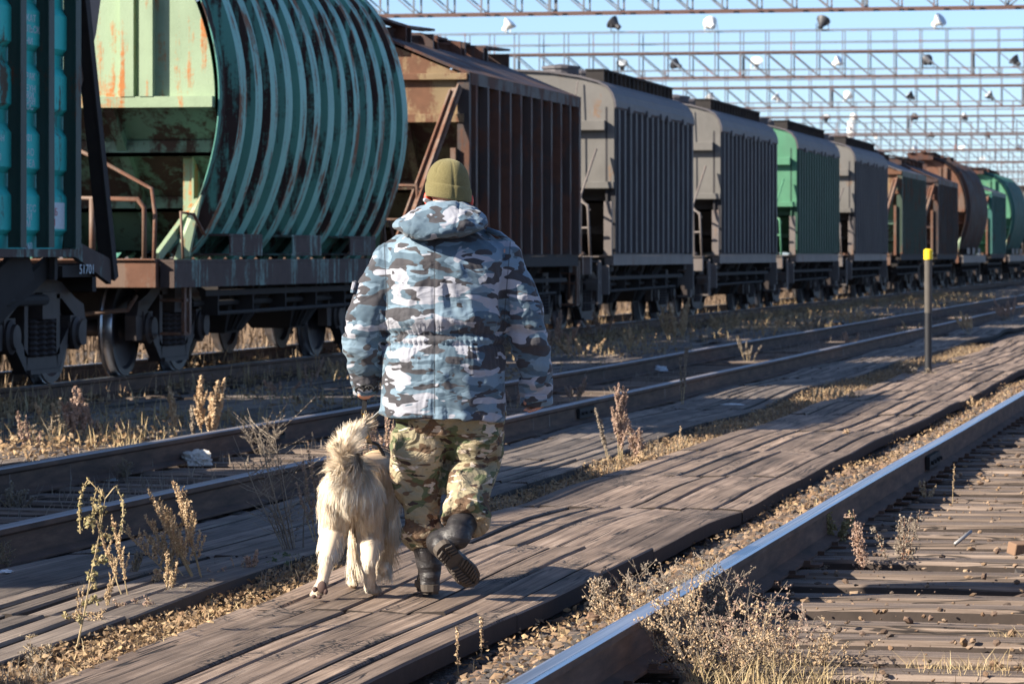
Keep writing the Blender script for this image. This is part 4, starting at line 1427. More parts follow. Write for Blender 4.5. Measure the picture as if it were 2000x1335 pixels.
for k, d in enumerate(depths):
    c = cam_pt(1400, 495, d)
    r = random.Random(k * 3 + 1)
    # lamps stand about every 5 m
    if k == 1: pxs = [980, 1197, 1385, 1608, 1838]
    elif k == 2: pxs = [1205, 1315, 1482, 1643, 1822, 1990]
    elif k == 3: pxs = [1390, 1518, 1662, 1787, 1940]
    elif k == 4: pxs = [1480, 1620, 1675, 1793, 1892]
    elif k == 0: pxs = []
    else: pxs = [1500 + i * (24000 / d * 1.45) + r.uniform(-12, 12) for i in range(6)]
    pxs = [p for p in pxs if p < 2010]
    lights = [cam_pt(p, 50, d).x for p in pxs]
    gantry(k, c.y, 'lamp gantry spanning the tracks, %s from the camera' % ords[k] if k else 'nearest lamp gantry, its lower chord along the top edge of the picture', lights, (R(-.85) if k == 0 else R(-.1)) )

# white chimney far behind
p = cam_pt(1662, 270, 520)
mb = MB(); mb.lathe([(.62, -.2), (.5, p.z + 2.3), (.48, p.z + 2.3)], (p.x, p.y, 0), 'z', 16)
tag(mb.build('chimney', M['chimney'], None, True), 'white chimney stub rising behind the gray wagons', 'chimney')

# ================================================================ marker post
b = gpt(1813, 727)
root = empty('marker_post', b, 0, 'round post with a yellow top and black foot beside the boardwalk', 'post')
mb = MB(); mb.lathe([(.043, -.15), (.043, .70)], (0, 0, 0), 'z', 16); mb.build('post_foot', M['pole_black'], root, 'auto')
mb = MB(); mb.lathe([(.045, .702), (.045, 1.33)], (0, 0, 0), 'z', 16); mb.build('post_shaft', M['pole_pale'], root, 'auto')
mb = MB(); mb.lathe([(.054, 1.33), (.054, 1.44), (.035, 1.455)], (0, 0, 0), 'z', 16); mb.build('post_cap', M['yellow'], root, 'auto')

# ================================================================ small things lying about
def crumple(name, loc, size, mat, label, cat, seed, flat=.5):
    bm = bmesh.new(); bmesh.ops.create_icosphere(bm, subdivisions=4, radius=1)
    for v in bm.verts:
        p = v.co.copy()
        k = mnoise.fractal(p * 1.6 + Vector((seed, 0, 0)), 1, 2, 3)
        rdg = abs(mnoise.noise(p * 3.1 + Vector((0, seed, 0))))
        q = p * (1 + .45 * k - .5 * rdg)
        v.co = Vector((q.x * size[0], q.y * size[1], max(q.z, -.35) * size[2] * flat + .3 * size[2] * flat))
    me = bpy.data.meshes.new(name); bm.to_mesh(me); bm.free()
    return tag(put(name, me, mat, None, False, 0, loc), label, cat)
p = gpt(382, 893, .0); crumple('plastic_bag', (p.x, p.y, -.05), (.13, .08, .085), M['plastic'], 'crumpled pale plastic bag against the middle track rail, below the tall weed', 'bag', 3.1, .9)
p = gpt(210, 926, -.02); crumple('paper_scrap', (p.x, p.y, -.06), (.06, .05, .04), M['paper'], 'small white paper scrap between the rails of the middle track', 'paper', 5.2)
p = gpt(1430, 790, .0); crumple('paper_scrap', (p.x, p.y, .0), (.09, .05, .02), M['paper'], 'flat white paper scrap on the shaded boards right of the tall mugwort', 'paper', 7.2)
p = gpt(1290, 722, -.02); crumple('paper_scrap', (p.x, p.y, -.03), (.09, .07, .10), M['paper'], 'pale paper scrap between the middle rails right of the man', 'paper', 9.2)
p = gpt(12, 1108, .02); crumple('paper_scrap', (p.x, p.y, .0), (.03, .03, .02), M['paper'], 'tiny white paper scrap on the boards at the left edge', 'paper', 11.2)
a = gpt(1865, 1060, -.02); bq = gpt(1884, 1036, -.0)
mb = MB(); mb.tube([(a.x, a.y, -.025), (a.x + .07, a.y + .12, .03)], .009, 8)
tag(mb.build('steel_rod', M['steel_rod'], None, True), 'short gray steel rod lying on the sleepers at the right', 'rod')
p = gpt(1990, 1078, -.03)
mb = MB(); mb.prism([(-.07, 0), (.06, .0), (.075, .03), (-.05, .055)], 'y', -.045, .045); mb.v = [tuple(rotm(.1, -.2, .5) @ Vector(v) + Vector((.02, 0, .02))) for v in mb.v]
tag(mb.build('wood_offcut', M['woodchip'], None, bevel=.006, loc=(p.x, p.y, -.045)), 'brown split wood offcut on the sleepers at the right edge', 'wood')
for (px, py, s, lab) in ((1340, 1233, .03, 'pale orange stone beside the boardwalk edge'), (1455, 1001, .05, 'reddish stone at the foot of the boardwalk edge')):
    if px == 1340: px, py = 1158, 1226
    if px == 1703: px, py = 1640, 1150
    p = gpt(px, py, -.08)
    z = gh(p.x, p.y) + .02 if p.x < -2.2 else -.045
    bm = bmesh.new(); bmesh.ops.create_icosphere(bm, subdivisions=2, radius=1)
    rr = random.Random(px)
    for v in bm.verts: v.co = v.co * (1 + .5 * (mnoise.noise(v.co * 1.3 + Vector((px, 0, 0))))); v.co.x *= s; v.co.y *= s * .8; v.co.z *= s * .7
    me = bpy.data.meshes.new('stone'); bm.to_mesh(me); bm.free()
    tag(put('stone', me, M['woodchip'], None, False, 0, (p.x, p.y, z + s * .4)), lab, 'stone')

# ================================================================ weeds
def tetra_blobs(P, S, rr):
    """many tiny irregular seed clusters as 4-sided solids"""
    n = len(P); P = np.array(P); S = np.array(S)
    base = np.array([[1, 0, -.5], [-.5, .87, -.5], [-.5, -.87, -.5], [0, 0, 1.1]], dtype=np.float32)
    rg2 = np.random.default_rng(rr)
    q = rg2.normal(size=(n, 4)); q /= np.linalg.norm(q, axis=1)[:, None]
    a, b, c, d = q.T
    Rm = np.stack([np.stack([1 - 2 * (c * c + d * d), 2 * (b * c - a * d), 2 * (b * d + a * c)], 1),
                   np.stack([2 * (b * c + a * d), 1 - 2 * (b * b + d * d), 2 * (c * d - a * b)], 1),
                   np.stack([2 * (b * d - a * c), 2 * (c * d + a * b), 1 - 2 * (b * b + c * c)], 1)], 1)
    V = np.einsum('nij,kj->nki', Rm, base) * (S[:, None, None]) * (1 + .5 * (rg2.random((n, 4, 1)) - .5))
    V = V + P[:, None, :]
    f = np.array([[0, 2, 1], [0, 1, 3], [1, 2, 3], [2, 0, 3]])
    Fc = (f[None] + (np.arange(n) * 4)[:, None, None]).reshape(-1, 3)
    return V.reshape(-1, 3), Fc

def curve_pts(p0, d, L, n, r, curl=.25, grav=0.0):
    pts = [Vector(p0)]; d = Vector(d).normalized()
    st = L / n
    for i in range(n):
        d = (d + Vector((r.uniform(-1, 1), r.uniform(-1, 1), r.uniform(-.5, .5))) * curl * .25 + Vector((0, 0, grav)) * (i / n)).normalized()
        pts.append(pts[-1] + d * st)
    return pts

def weed(loc, h, lean=(0, 0), kind='spike', seed=1, label='', seedmat='seed_tan', stem='straw', stems=1, spread=.2, dens=1.0, blob=.006, group=None, name='dry_weed', parts=True):
    r = random.Random(seed)
    sm = MB(); P = []; S = []
    def seedrun(pts, r0, r1, step, size, start=.0):
        tot = sum((b_ - a_).length for a_, b_ in zip(pts, pts[1:])); acc = 0
        for a_, b_ in zip(pts, pts[1:]):
            seg = (b_ - a_).length; m = max(int(seg / step), 1)
            for j in range(m):
                t = (acc + seg * j / m) / tot
                if t < start: continue
                q = a_ + (b_ - a_) * (j / m)
                rad = r0 + (r1 - r0) * t
                for _ in range(2):
                    an = r.uniform(0, 2 * PI); rr = rad * r.uniform(.3, 1)
                    P.append((q.x + math.cos(an) * rr, q.y + math.sin(an) * rr, q.z + r.uniform(-rad, rad) * .6)); S.append(size * r.uniform(.5, 1.3))
            acc += seg
    for s_ in range(stems):
        a = r.uniform(0, 2 * PI); off = spread * r.uniform(0, 1) ** .6
        hh = h * (r.uniform(.55, 1.0) if s_ else 1.0) * math.sqrt(1 + lean[0] ** 2 + lean[1] ** 2)
        b0 = Vector((math.cos(a) * off * .25, math.sin(a) * off * .25, -.02))
        d = Vector((lean[0] + math.cos(a) * off / max(h, .1) * .9, lean[1] + math.sin(a) * off / max(h, .1) * .9, 1))
        if kind == 'droop':
            pts = curve_pts(b0, d, hh * .9, 9, r, .12)
        else:
            pts = curve_pts(b0, d, hh, 9, r, .16 if kind != 'bush' else .4, .05)
        sr = .0042 * (h / .6) ** .5
        sm.tube(pts, [sr * (1 - .75 * i / 9) for i in range(10)], 5, False)
        if kind == 'spike':
            seedrun(pts, .012, .006, .006 / dens, blob, .45)
            nb = int(13 * dens)
            for i in range(nb):
                t = .28 + .62 * i / nb; k = t * 9; i0 = int(k); q = pts[i0].lerp(pts[min(i0 + 1, 9)], k - i0)
                an = r.uniform(0, 2 * PI); bl = hh * (.30 * (1 - t) + .07) * r.uniform(.7, 1.2)
                bp = curve_pts(q, (math.cos(an) * .42, math.sin(an) * .42, 1), bl, 4, r, .2, .15)
                sm.tube(bp, .0016, 3, False)
                seedrun(bp, .010, .005, .007 / dens, blob, .1)
        elif kind == 'stalk' or kind == 'droop':
            nb = int(11 * dens)
            for i in range(nb):
                t = .2 + .8 * i / nb; k = t * 9; i0 = min(int(k), 8); q = pts[i0].lerp(pts[i0 + 1], k - i0)
                an = r.uniform(0, 2 * PI); bl = hh * r.uniform(.05, .13) * (1.4 - t * .5)
                bp = curve_pts(q, (math.cos(an), math.sin(an), .8), bl, 4, r, .5, -.5 if kind == 'droop' or r.random() < .5 else .1)
                sm.tube(bp, .0017, 3, False)
                for c_ in range(r.randint(2, 4)):
                    e = bp[r.randint(1, 4)]
                    for _ in range(int(9 * dens)): P.append((e.x + r.gauss(0, .010), e.y + r.gauss(0, .010), e.z + r.gauss(0, .010))); S.append(blob * r.uniform(.6, 1.6))
            if kind == 'droop':
                for sgn, ln_ in ((-1, .20), (-.7, .13), (1, .14), (-.4, .10)):
                    tp = [pts[-1] + Vector((0, 0, -.02 * 0))]
                    for j in range(8):
                        u = (j + 1) / 8
                        tp.append(pts[-1] + Vector((sgn * ln_ * math.sin(u * 1.9) * .5, r.uniform(-.01, .01), ln_ * .38 * math.sin(u * PI) - (.13 * u * u if u > .4 else 0) )))
                    sm.tube(tp, .0022, 4, False); seedrun(tp, .011, .008, .009, blob, .25)
        elif kind == 'bush':
            for i in range(int(10 * dens)):
                t = .12 + .8 * r.random(); k = t * 9; i0 = min(int(k), 8); q = pts[i0].lerp(pts[i0 + 1], k - i0)
                an = r.uniform(0, 2 * PI); bl = hh * r.uniform(.12, .34)
                bp = curve_pts(q, (math.cos(an), math.sin(an), r.uniform(.1, 1.1)), bl, 4, r, .6, .1)
                sm.tube(bp, .0013, 3, False)
                seedrun(bp, .013, .016, .011 / dens, blob, .15)
        elif kind == 'twig':
            for i in range(int(12 * dens)):
                t = .1 + .85 * r.random(); k = t * 9; i0 = min(int(k), 8); q = pts[i0].lerp(pts[i0 + 1], k - i0)
                an = r.uniform(0, 2 * PI); bl = hh * r.uniform(.15, .4)
                bp = curve_pts(q, (math.cos(an), math.sin(an), r.uniform(.2, .9)), bl, 4, r, .5, .1)
                sm.tube(bp, .0013, 3, False)
                seedrun(bp, .005, .004, .03, blob * .7, .2)
        elif kind == 'fork':
            seedrun(pts, .010, .006, .006, blob, .35)
    V, Fc = tetra_blobs(P, S, seed)
    root = empty(name, loc, 0, label, 'weed', group)
    sm.build('stem', M[stem], root)
    put('seed_head', np_mesh('seed_head', V, Fc), M[seedmat], root)
    return root

def wp(px, py, z=None, zz=-.03):
    p = gpt(px, py, zz); return Vector((p.x, p.y, (zz if z is None else z)))
def wh(px, py, top, zz=-.03):
    d = (HCAM - zz) * F / (py - HORIZ); return (py - top) / F * d
def W(px, py, top, tx=None, **k):
    zz = k.pop('zz', -.04)
    h = wh(px, py, top, zz); d = (HCAM - zz) * F / (py - HORIZ)
    lean = ((tx - px) / F * d / h if tx is not None else 0)
    return weed(wp(px, py, zz=zz), h, (lean * CT, lean * ST), **k)
# between the two walkways, front
W(128, 1262, 925, 122, kind='droop', seed=1, seedmat='leaf_green', stem='straw', blob=.0065, dens=.9, label='tallest yellow weed stalk with a drooping top near the left edge')
W(250, 1175, 995, 200, kind='spike', seed=2, seedmat='seed_tan', stems=2, spread=.05, blob=.0060, dens=.8, label='leaning withered stalk just right of the tallest yellow stalk')
W(205, 1195, 1075, 228, kind='spike', seed=22, seedmat='seed_tan', stems=2, spread=.06, blob=.0045, dens=.7, label='short curled yellow stalk between two taller stalks at lower left')
W(378, 1138, 952, 262, kind='spike', seed=3, seedmat='seed_tan', stems=9, spread=.20, dens=1.0, blob=.0058, label='feathery beige weed leaning left, in the litter between the walkways')
W(493, 1118, 1062, 500, kind='spike', seed=4, seedmat='seed_pink', stems=3, spread=.06, label='small pinkish weed left of the dog')
W(430, 1128, 1090, 425, kind='fork', seed=5, seedmat='seed_pink', stems=4, spread=.09, label='stubby weed tips in the litter between the feathery weed and the dog')
W(345, 1165, 1128, 350, kind='bush', seed=51, seedmat='seed_gray', stems=6, spread=.12, blob=.005, label='low gray brush at the foot of the feathery weed')
W(575, 1075, 800, 520, kind='twig', seed=6, seedmat='seed_gray', stem='seed_gray', stems=9, spread=.28, dens=1.2, label='tall twiggy shaded weed behind the dog on its left')
W(632, 1060, 850, 618, kind='spike', seed=7, seedmat='seed_pink', stems=8, spread=.20, dens=.7, label='bushy brown weed right behind the dog\'s tail')
W(745, 1050, 790, 735, kind='spike', seed=8, seedmat='seed_pink', stems=9, spread=.22, dens=1.1, label='dense brown weed between the dog and the man')
W(560, 1090, 1068, 560, kind='bush', seed=9, seedmat='herb', stems=14, spread=.22, blob=.006, dens=1.1, label='low gray-green herb patch left of the dog', name='herb_patch')
W(530, 1105, 1085, 520, kind='bush', seed=91, seedmat='herb', stems=9, spread=.16, blob=.006, label='small green herb tuft at the edge of the litter left of the dog', name='herb_patch')
# right of the man
W(1213, 905, 742, 1209, kind='spike', seed=10, seedmat='seed_pink', stems=4, spread=.07, dens=1.3, blob=.008, label='tall narrow mugwort spike right of the man, at the far end of the boards')
W(1190, 900, 790, 1163, kind='fork', seed=11, seedmat='seed_gray', stems=2, spread=.03, blob=.009, label='single thin spike leaning left beside the tall mugwort')
W(1250, 900, 810, 1248, kind='stalk', seed=12, seedmat='seed_pink', stems=3, spread=.1, blob=.006, label='sparse reddish stalk right of the tall mugwort')
W(1240, 905, 860, 1240, kind='bush', seed=121, seedmat='seed_tan', stems=10, spread=.35, blob=.008, label='sunlit dry growth at the foot of the tall mugwort')
W(1325, 880, 825, 1328, kind='fork', seed=13, seedmat='seed_tan', stems=3, spread=.07, blob=.008, label='small forked tan weed at the end of the sunlit litter')
W(1332, 790, 672, 1332, kind='fork', seed=14, seedmat='seed_gray', stems=3, spread=.05, blob=.012, label='pale upright spike against the middle rail right of the man')
for i, px in enumerate((1590, 1606, 1620, 1637, 1655, 1672)):
    W(px, 780, 748 + (i * 7) % 12, px + 4, kind='fork', seed=150 + i, seedmat='seed_tan', stem='stem_red', stems=4, spread=.09, blob=.009, label='short orange grass stems in a row on the boardwalk edge', group='orange stems on the boardwalk edge')
W(1790, 735, 700, 1790, kind='bush', seed=16, seedmat='seed_gray', stems=12, spread=.45, blob=.011, label='gray-brown bush at the foot of the yellow-topped post')
W(1850, 712, 690, 1852, kind='bush', seed=17, seedmat='seed_tan', stems=8, spread=.3, blob=.012, label='pale tuft on the sunlit boards right of the yellow-topped post')
W(1325, 672, 572, 1320, kind='spike', seed=18, seedmat='seed_tan', stems=7, spread=.5, dens=.8, blob=.016, label='tall golden weeds below the gray wagon, right of the man', zz=0)
W(1085, 692, 592, 1082, kind='spike', seed=19, seedmat='seed_pink', stems=8, spread=.6, dens=.7, blob=.015, label='pink-brown weeds beside the man\'s right elbow', zz=0)
W(1135, 700, 640, 1130, kind='spike', seed=191, seedmat='seed_tan', stems=7, spread=.6, dens=.6, blob=.014, label='shorter tan weeds right of the pink-brown ones', zz=0)
W(1118, 782, 722, 1112, kind='spike', seed=20, seedmat='seed_pink', stems=6, spread=.25, dens=.7, blob=.010, label='reddish weeds between the middle rails beside the man\'s hand')
W(1660, 640, 583, 1658, kind='spike', seed=21, seedmat='seed_tan', stems=7, spread=.5, dens=.5, blob=.02, label='tan weeds below the bright green wagon', zz=0)
W(1668, 690, 640, 1668, kind='spike', seed=210, seedmat='seed_pink', stems=5, spread=.2, dens=.6, blob=.016, label='orange weeds between the middle rails left of the yellow-topped post')
W(1497, 668, 610, 1500, kind='fork', seed=23, seedmat='seed_tan', stems=3, spread=.25, blob=.016, label='two thin pale spikes beyond the middle track', zz=0)
W(1900, 650, 600, 1902, kind='spike', seed=24, seedmat='seed_tan', stems=6, spread=.5, dens=.5, blob=.02, label='tan weeds by the far rails near the right edge', zz=0)
W(1975, 625, 570, 1975, kind='spike', seed=25, seedmat='seed_pink', stems=7, spread=.7, dens=.5, blob=.022, label='pinkish weeds at the right edge below the last wagons', zz=0)
# left middle distance
W(152, 872, 748, 146, kind='spike', seed=26, seedmat='seed_pink', stems=5, spread=.16, dens=.9, blob=.014, label='pinkish upright weeds beyond the middle track, right of the left edge')
W(192, 868, 780, 180, kind='spike', seed=27, seedmat='seed_pink', stems=3, spread=.1, dens=.8, blob=.013, label='pair of leaning pink-brown spikes right of the upright pinkish weeds')
W(85, 880, 805, 80, kind='twig', seed=28, seedmat='seed_gray', stems=9, spread=.3, blob=.010, label='gray twiggy weed near the left edge behind the middle track')
W(345, 850, 748, 338, kind='spike', seed=29, seedmat='seed_tan', stems=2, spread=.05, dens=1.0, blob=.012, label='slim tan spike just behind the middle rail')
W(402, 875, 728, 414, kind='spike', seed=30, seedmat='seed_tan', stems=6, spread=.16, dens=1.2, blob=.013, label='big feathery tan mugwort rising over the middle rail by the plastic bag')
W(378, 862, 785, 374, kind='spike', seed=31, seedmat='seed_gray', stems=3, spread=.07, dens=.9, blob=.012, label='small weed between the slim spike and the big mugwort')
W(605, 762, 690, 613, kind='fork', seed=32, seedmat='seed_pink', stems=3, spread=.2, blob=.012, label='orange-brown stems on the boards left of the man\'s elbow', zz=0)
W(550, 770, 728, 548, kind='spike', seed=33, seedmat='seed_pink', stems=4, spread=.3, dens=.6, blob=.012, label='low reddish weeds on the boards left of the orange-brown stems', zz=0)
W(30, 985, 930, 30, kind='bush', seed=34, seedmat='seed_gray', stems=10, spread=.25, blob=.007, label='gray brush between the middle rails at the left edge')
W(245, 930, 880, 245, kind='twig', seed=35, seedmat='seed_gray', stems=6, spread=.15, blob=.007, label='dark twigs growing against the middle track\'s far rail')
W(10, 1110, 1040, 12, kind='twig', seed=36, seedmat='seed_gray', stems=5, spread=.12, blob=.006, label='gray twigs against the rail at the left edge')
W(520, 890, 800, 530, kind='twig', seed=361, seedmat='seed_gray', stem='seed_gray', stems=8, spread=.3, blob=.008, label='dark twiggy weed between the middle rails left of the dog')
# foreground right
W(1165, 1215, 1120, 1168, kind='stalk', seed=37, seedmat='seed_gray', stem='stem_red', stems=3, spread=.08, blob=.0055, dens=1.2, zz=-.11, label='withered weed left of the polished rail')
W(1220, 1205, 1122, 1222, kind='droop', seed=38, seedmat='seed_gray', stem='stem_red', stems=2, spread=.05, blob=.005, dens=.8, zz=-.11, label='curled drooping weed overhanging the polished rail')
W(895, 1325, 1212, 893, kind='fork', seed=39, seedmat='seed_tan', stems=1, spread=.01, blob=.006, zz=-.11, label='short tan spike at the walkway edge, left of its twin')
W(943, 1298, 1192, 944, kind='fork', seed=40, seedmat='seed_tan', stems=1, spread=.01, blob=.006, zz=-.11, label='short tan spike at the walkway edge, right of its twin')
W(1138, 1360, 1262, 1140, kind='stalk', seed=41, seedmat='litter', stem='stem_red', stems=3, spread=.07, blob=.006, zz=-.11, label='whitish weed in front of the polished rail at the bottom edge')
bushes = [(1275, 1300, 1085, 1255, 14, .30, 'seed_tan', 'left clump of the big dry bush on the near side of the polished rail'),
          (1340, 1250, 1065, 1325, 15, .30, 'seed_gray', 'rear clump of the big dry bush, against the rail'),
          (1400, 1345, 1110, 1395, 16, .36, 'seed_tan', 'front clump of the big dry bush at the bottom edge'),
          (1480, 1320, 1140, 1485, 15, .36, 'seed_pink', 'middle clump of the big dry bush over the sleepers'),
          (1570, 1325, 1185, 1590, 14, .34, 'seed_tan', 'right clump of the big dry bush on the sleepers'),
          (1440, 1235, 1095, 1450, 10, .26, 'seed_pink', 'reddish clump at the back of the big dry bush')]
for i, (px, py, tp, tx, st, sp, sm_, lb) in enumerate(bushes):
    W(px, py, tp, tx, kind='bush', seed=60 + i, seedmat=sm_, stem='seed_gray', stems=st + 5, spread=sp, dens=1.15, blob=.0048, zz=-.10, label=lb)
for i, (px, py, tp) in enumerate(((1330, 1290, 1095), (1465, 1270, 1130), (1375, 1240, 1130), (1530, 1290, 1170))):
    W(px, py, tp, px + 8, kind='fork', seed=80 + i, seedmat='seed_tan', stem='stem_red', stems=3, spread=.16, blob=.005, zz=-.10, label='thin reddish stems standing out of the big dry bush', group='reddish stems in the big bush')
W(1690, 1115, 985, 1672, kind='stalk', seed=42, seedmat='seed_pink', stem='stem_red', stems=5, spread=.16, blob=.0048, dens=.7, zz=-.08, label='brown withered weed inside the near track, left of its twin')
W(1752, 1110, 985, 1745, kind='stalk', seed=43, seedmat='seed_gray', stem='stem_red', stems=5, spread=.15, blob=.0048, dens=.7, zz=-.08, label='brown withered weed inside the near track, right of its twin')
W(1630, 1070, 985, 1628, kind='stalk', seed=44, seedmat='leaf_green', stem='stem_red', stems=3, spread=.08, blob=.006, zz=-.08, label='dark leafy weed close behind the polished rail')
W(1595, 1115, 1080, 1590, kind='bush', seed=45, seedmat='seed_gray', stems=6, spread=.12, blob=.005, zz=-.08, label='small twiggy weed at the rail foot in front of the leafy one')
W(1860, 985, 898, 1861, kind='fork', seed=46, seedmat='seed_tan', stems=1, spread=.01, blob=.005, zz=-.08, label='single straight tan stem between the sleepers')
W(1808, 980, 925, 1812, kind='spike', seed=47, seedmat='seed_tan', stems=5, spread=.14, dens=.5, blob=.006, zz=-.08, label='low tan weeds inside the near track left of the straight stem')
W(1905, 800, 765, 1908, kind='spike', seed=48, seedmat='seed_tan', stems=5, spread=.2, dens=.5, blob=.010, zz=-.1, label='low tan weeds between the boardwalk end and the polished rail')
W(1640, 870, 835, 1640, kind='stalk', seed=49, seedmat='seed_tan', stems=2, spread=.1, blob=.007, zz=-.1, label='tiny pale weed between boardwalk and rail, middle distance')
W(1420, 1035, 1010, 1420, kind='bush', seed=50, seedmat='seed_gray', stems=5, spread=.10, blob=.006, zz=-.1, label='tiny gray tuft beside the boardwalk edge')
W(1945, 1325, 1285, 1945, kind='bush', seed=52, seedmat='seed_tan', stems=10, spread=.3, blob=.005, zz=-.09, label='low straw tuft on the sleepers at the bottom right corner')
W(62, 890, 790, 58, kind='spike', seed=301, seedmat='seed_pink', stems=5, spread=.2, dens=.7, blob=.009, label='dusty pink weeds at the far left behind the middle track')
W(255, 1130, 1060, 262, kind='spike', seed=302, seedmat='seed_gray', stems=3, spread=.08, dens=.7, blob=.005, label='short gray weed between the leaning stalk and the feathery weed')
W(300, 1150, 1095, 305, kind='stalk', seed=303, seedmat='seed_tan', stems=3, spread=.08, dens=.7, blob=.0045, label='small tan weed left of the feathery weed')
W(148, 1220, 1130, 152, kind='fork', seed=304, seedmat='seed_tan', stems=2, spread=.04, blob=.0045, label='thin straight tan stem right beside the tallest yellow stalk')
W(465, 1118, 1075, 462, kind='fork', seed=305, seedmat='seed_pink', stems=3, spread=.06, blob=.005, label='short reddish stems left of the small pinkish weed')
W(690, 830, 770, 690, kind='spike', seed=306, seedmat='seed_gray', stems=4, spread=.15, dens=.8, blob=.008, label='gray weed showing under the man\'s left hand')
W(1460, 705, 650, 1462, kind='spike', seed=307, seedmat='seed_gray', stems=6, spread=.4, dens=.5, blob=.013, label='gray weeds between the middle rails, below the second gray wagon')
W(1590, 655, 600, 1588, kind='spike', seed=308, seedmat='seed_gray', stems=7, spread=.6, dens=.5, blob=.016, label='gray-brown weeds beyond the middle track, left of the tan ones', zz=0)
W(1230, 690, 630, 1228, kind='spike', seed=309, seedmat='seed_tan', stems=5, spread=.5, dens=.6, blob=.014, label='slim tan weeds left of the tall golden ones', zz=0)
W(1780, 655, 620, 1782, kind='spike', seed=310, seedmat='seed_tan', stems=5, spread=.5, dens=.5, blob=.018, label='tan weeds behind the yellow-topped post', zz=0)
W(325, 1160, 1060, 330, kind='spike', seed=311, seedmat='seed_tan', stems=3, spread=.07, dens=.7, blob=.0052, label='upright tan weed in front of the feathery weed')
W(180, 1225, 1170, 176, kind='bush', seed=312, seedmat='seed_tan', stems=6, spread=.12, blob=.0045, label='low straw brush at the foot of the tallest yellow stalk')
W(270, 1195, 1150, 275, kind='bush', seed=313, seedmat='seed_pink', stems=6, spread=.12, blob=.0045, label='low pinkish brush in the litter below the leaning stalk')
W(60, 1290, 1225, 55, kind='bush', seed=314, seedmat='seed_gray', stems=7, spread=.14, blob=.0045, label='low gray brush at the lower left corner between the walkways')
W(410, 1150, 1118, 412, kind='bush', seed=315, seedmat='seed_gray', stems=6, spread=.12, blob=.0045, label='low gray brush right of the feathery weed')
W(112, 868, 770, 108, kind='spike', seed=321, seedmat='seed_tan', stems=4, spread=.2, dens=.7, blob=.012, label='tan spikes left of the upright pinkish weeds, beyond the middle track')
W(235, 862, 800, 232, kind='spike', seed=322, seedmat='seed_pink', stems=4, spread=.2, dens=.6, blob=.011, label='short pinkish spikes midway between the pinkish weeds and the slim tan spike')
W(290, 858, 812, 292, kind='spike', seed=323, seedmat='seed_gray', stems=4, spread=.2, dens=.6, blob=.011, label='short gray spikes just left of the slim tan spike')
W(470, 842, 790, 474, kind='spike', seed=324, seedmat='seed_tan', stems=3, spread=.15, dens=.6, blob=.011, label='short tan spikes right of the big feathery mugwort')
W(660, 745, 690, 658, kind='spike', seed=325, seedmat='seed_tan', stems=4, spread=.3, dens=.6, blob=.013, label='tan spikes just left of the man\'s left sleeve', zz=0)
W(1005, 795, 745, 1003, kind='spike', seed=326, seedmat='seed_pink', stems=4, spread=.2, dens=.6, blob=.010, label='reddish weeds in the gap between the man and his right sleeve')
W(1175, 660, 600, 1172, kind='spike', seed=327, seedmat='seed_pink', stems=6, spread=.6, dens=.5, blob=.016, label='pinkish weeds at the wagon wheels below the brown and gray wagons', zz=0)
W(1420, 650, 600, 1424, kind='spike', seed=328, seedmat='seed_tan', stems=6, spread=.6, dens=.5, blob=.017, label='tan weeds by the wheels of the second gray wagon', zz=0)
W(1545, 640, 600, 1543, kind='spike', seed=329, seedmat='seed_tan', stems=6, spread=.6, dens=.5, blob=.018, label='tan weeds by the wheels left of the green wagon\'s middle', zz=0)
def gr(px, py, n, rad, h, label, mat='straw', zz=-.09, seed=1):
    c = wp(px, py, zz=zz)
    rg3 = np.random.default_rng(seed)
    def f(N): 
        a = rg3.random(N) * 2 * PI; q = rad * np.sqrt(rg3.random(N))
        return np.cos(a) * q, np.sin(a) * q, np.zeros(N) - .01
    o = grass('grass_tuft', M[mat], n, f, h, kind=None, wdt=.0016, spread=1.0)
    o.location = c
    return tag(o, label, 'grass')
gr(1480, 1345, 420, .26, (.06, .17), 'straw grass tuft in front of the big dry bush at the bottom edge', seed=1)
gr(1900, 1330, 380, .26, (.04, .11), 'straw grass tuft at the bottom right corner', seed=2)
gr(1990, 1265, 160, .12, (.04, .09), 'small straw grass tuft at the right edge', seed=3)
gr(1660, 1340, 120, .12, (.04, .09), 'sparse straw grass on the bottom sleepers', seed=4)
gr(30, 1330, 240, .22, (.03, .09), 'dry grass tuft at the bottom left corner', 'seed_gray', -.04, 5)
gr(800, 1120, 60, .08, (.02, .05), 'few grass blades beside the left boot', 'straw', -.02, 6) if False else None

# ================================================================ the man
D0 = 15.37
def frame_root(name, px, py, label, cat):
    d = HCAM * F / (py - HORIZ)
    p = cam_pt(px, py, d)
    return empty(name, (p.x, p.y, 0), YAW, label, cat), d, (px - 1000) / F * d
man, D0, X0 = frame_root('person', 870, 1160, 'man seen from behind in blue-gray camouflage jacket and olive fleece cap, holding a leash', 'person')
def MP(px, py, dy=0):
    d = D0 + dy
    return Vector(((px - 1000) / F * d - X0, dy, HCAM - (py - HORIZ) / F * d))
def mp4(px, py, dy, r_): p = MP(px, py, dy); return (p.x, p.y, p.z, r_)

def ering(cx, cy, z, rx, ry, n=36, pw=2.3, tilt=0):
    out = []
    for k in range(n):
        a = 2 * PI * k / n; c, s = math.cos(a), math.sin(a)
        x = abs(c) ** (2 / pw) * rx * (1 if c >= 0 else -1); y = abs(s) ** (2 / pw) * ry * (1 if s >= 0 else -1)
        out.append((cx + x, cy + y, z + tilt * x))
    return out
def zpx(py, dy=0): return MP(0, py, dy).z

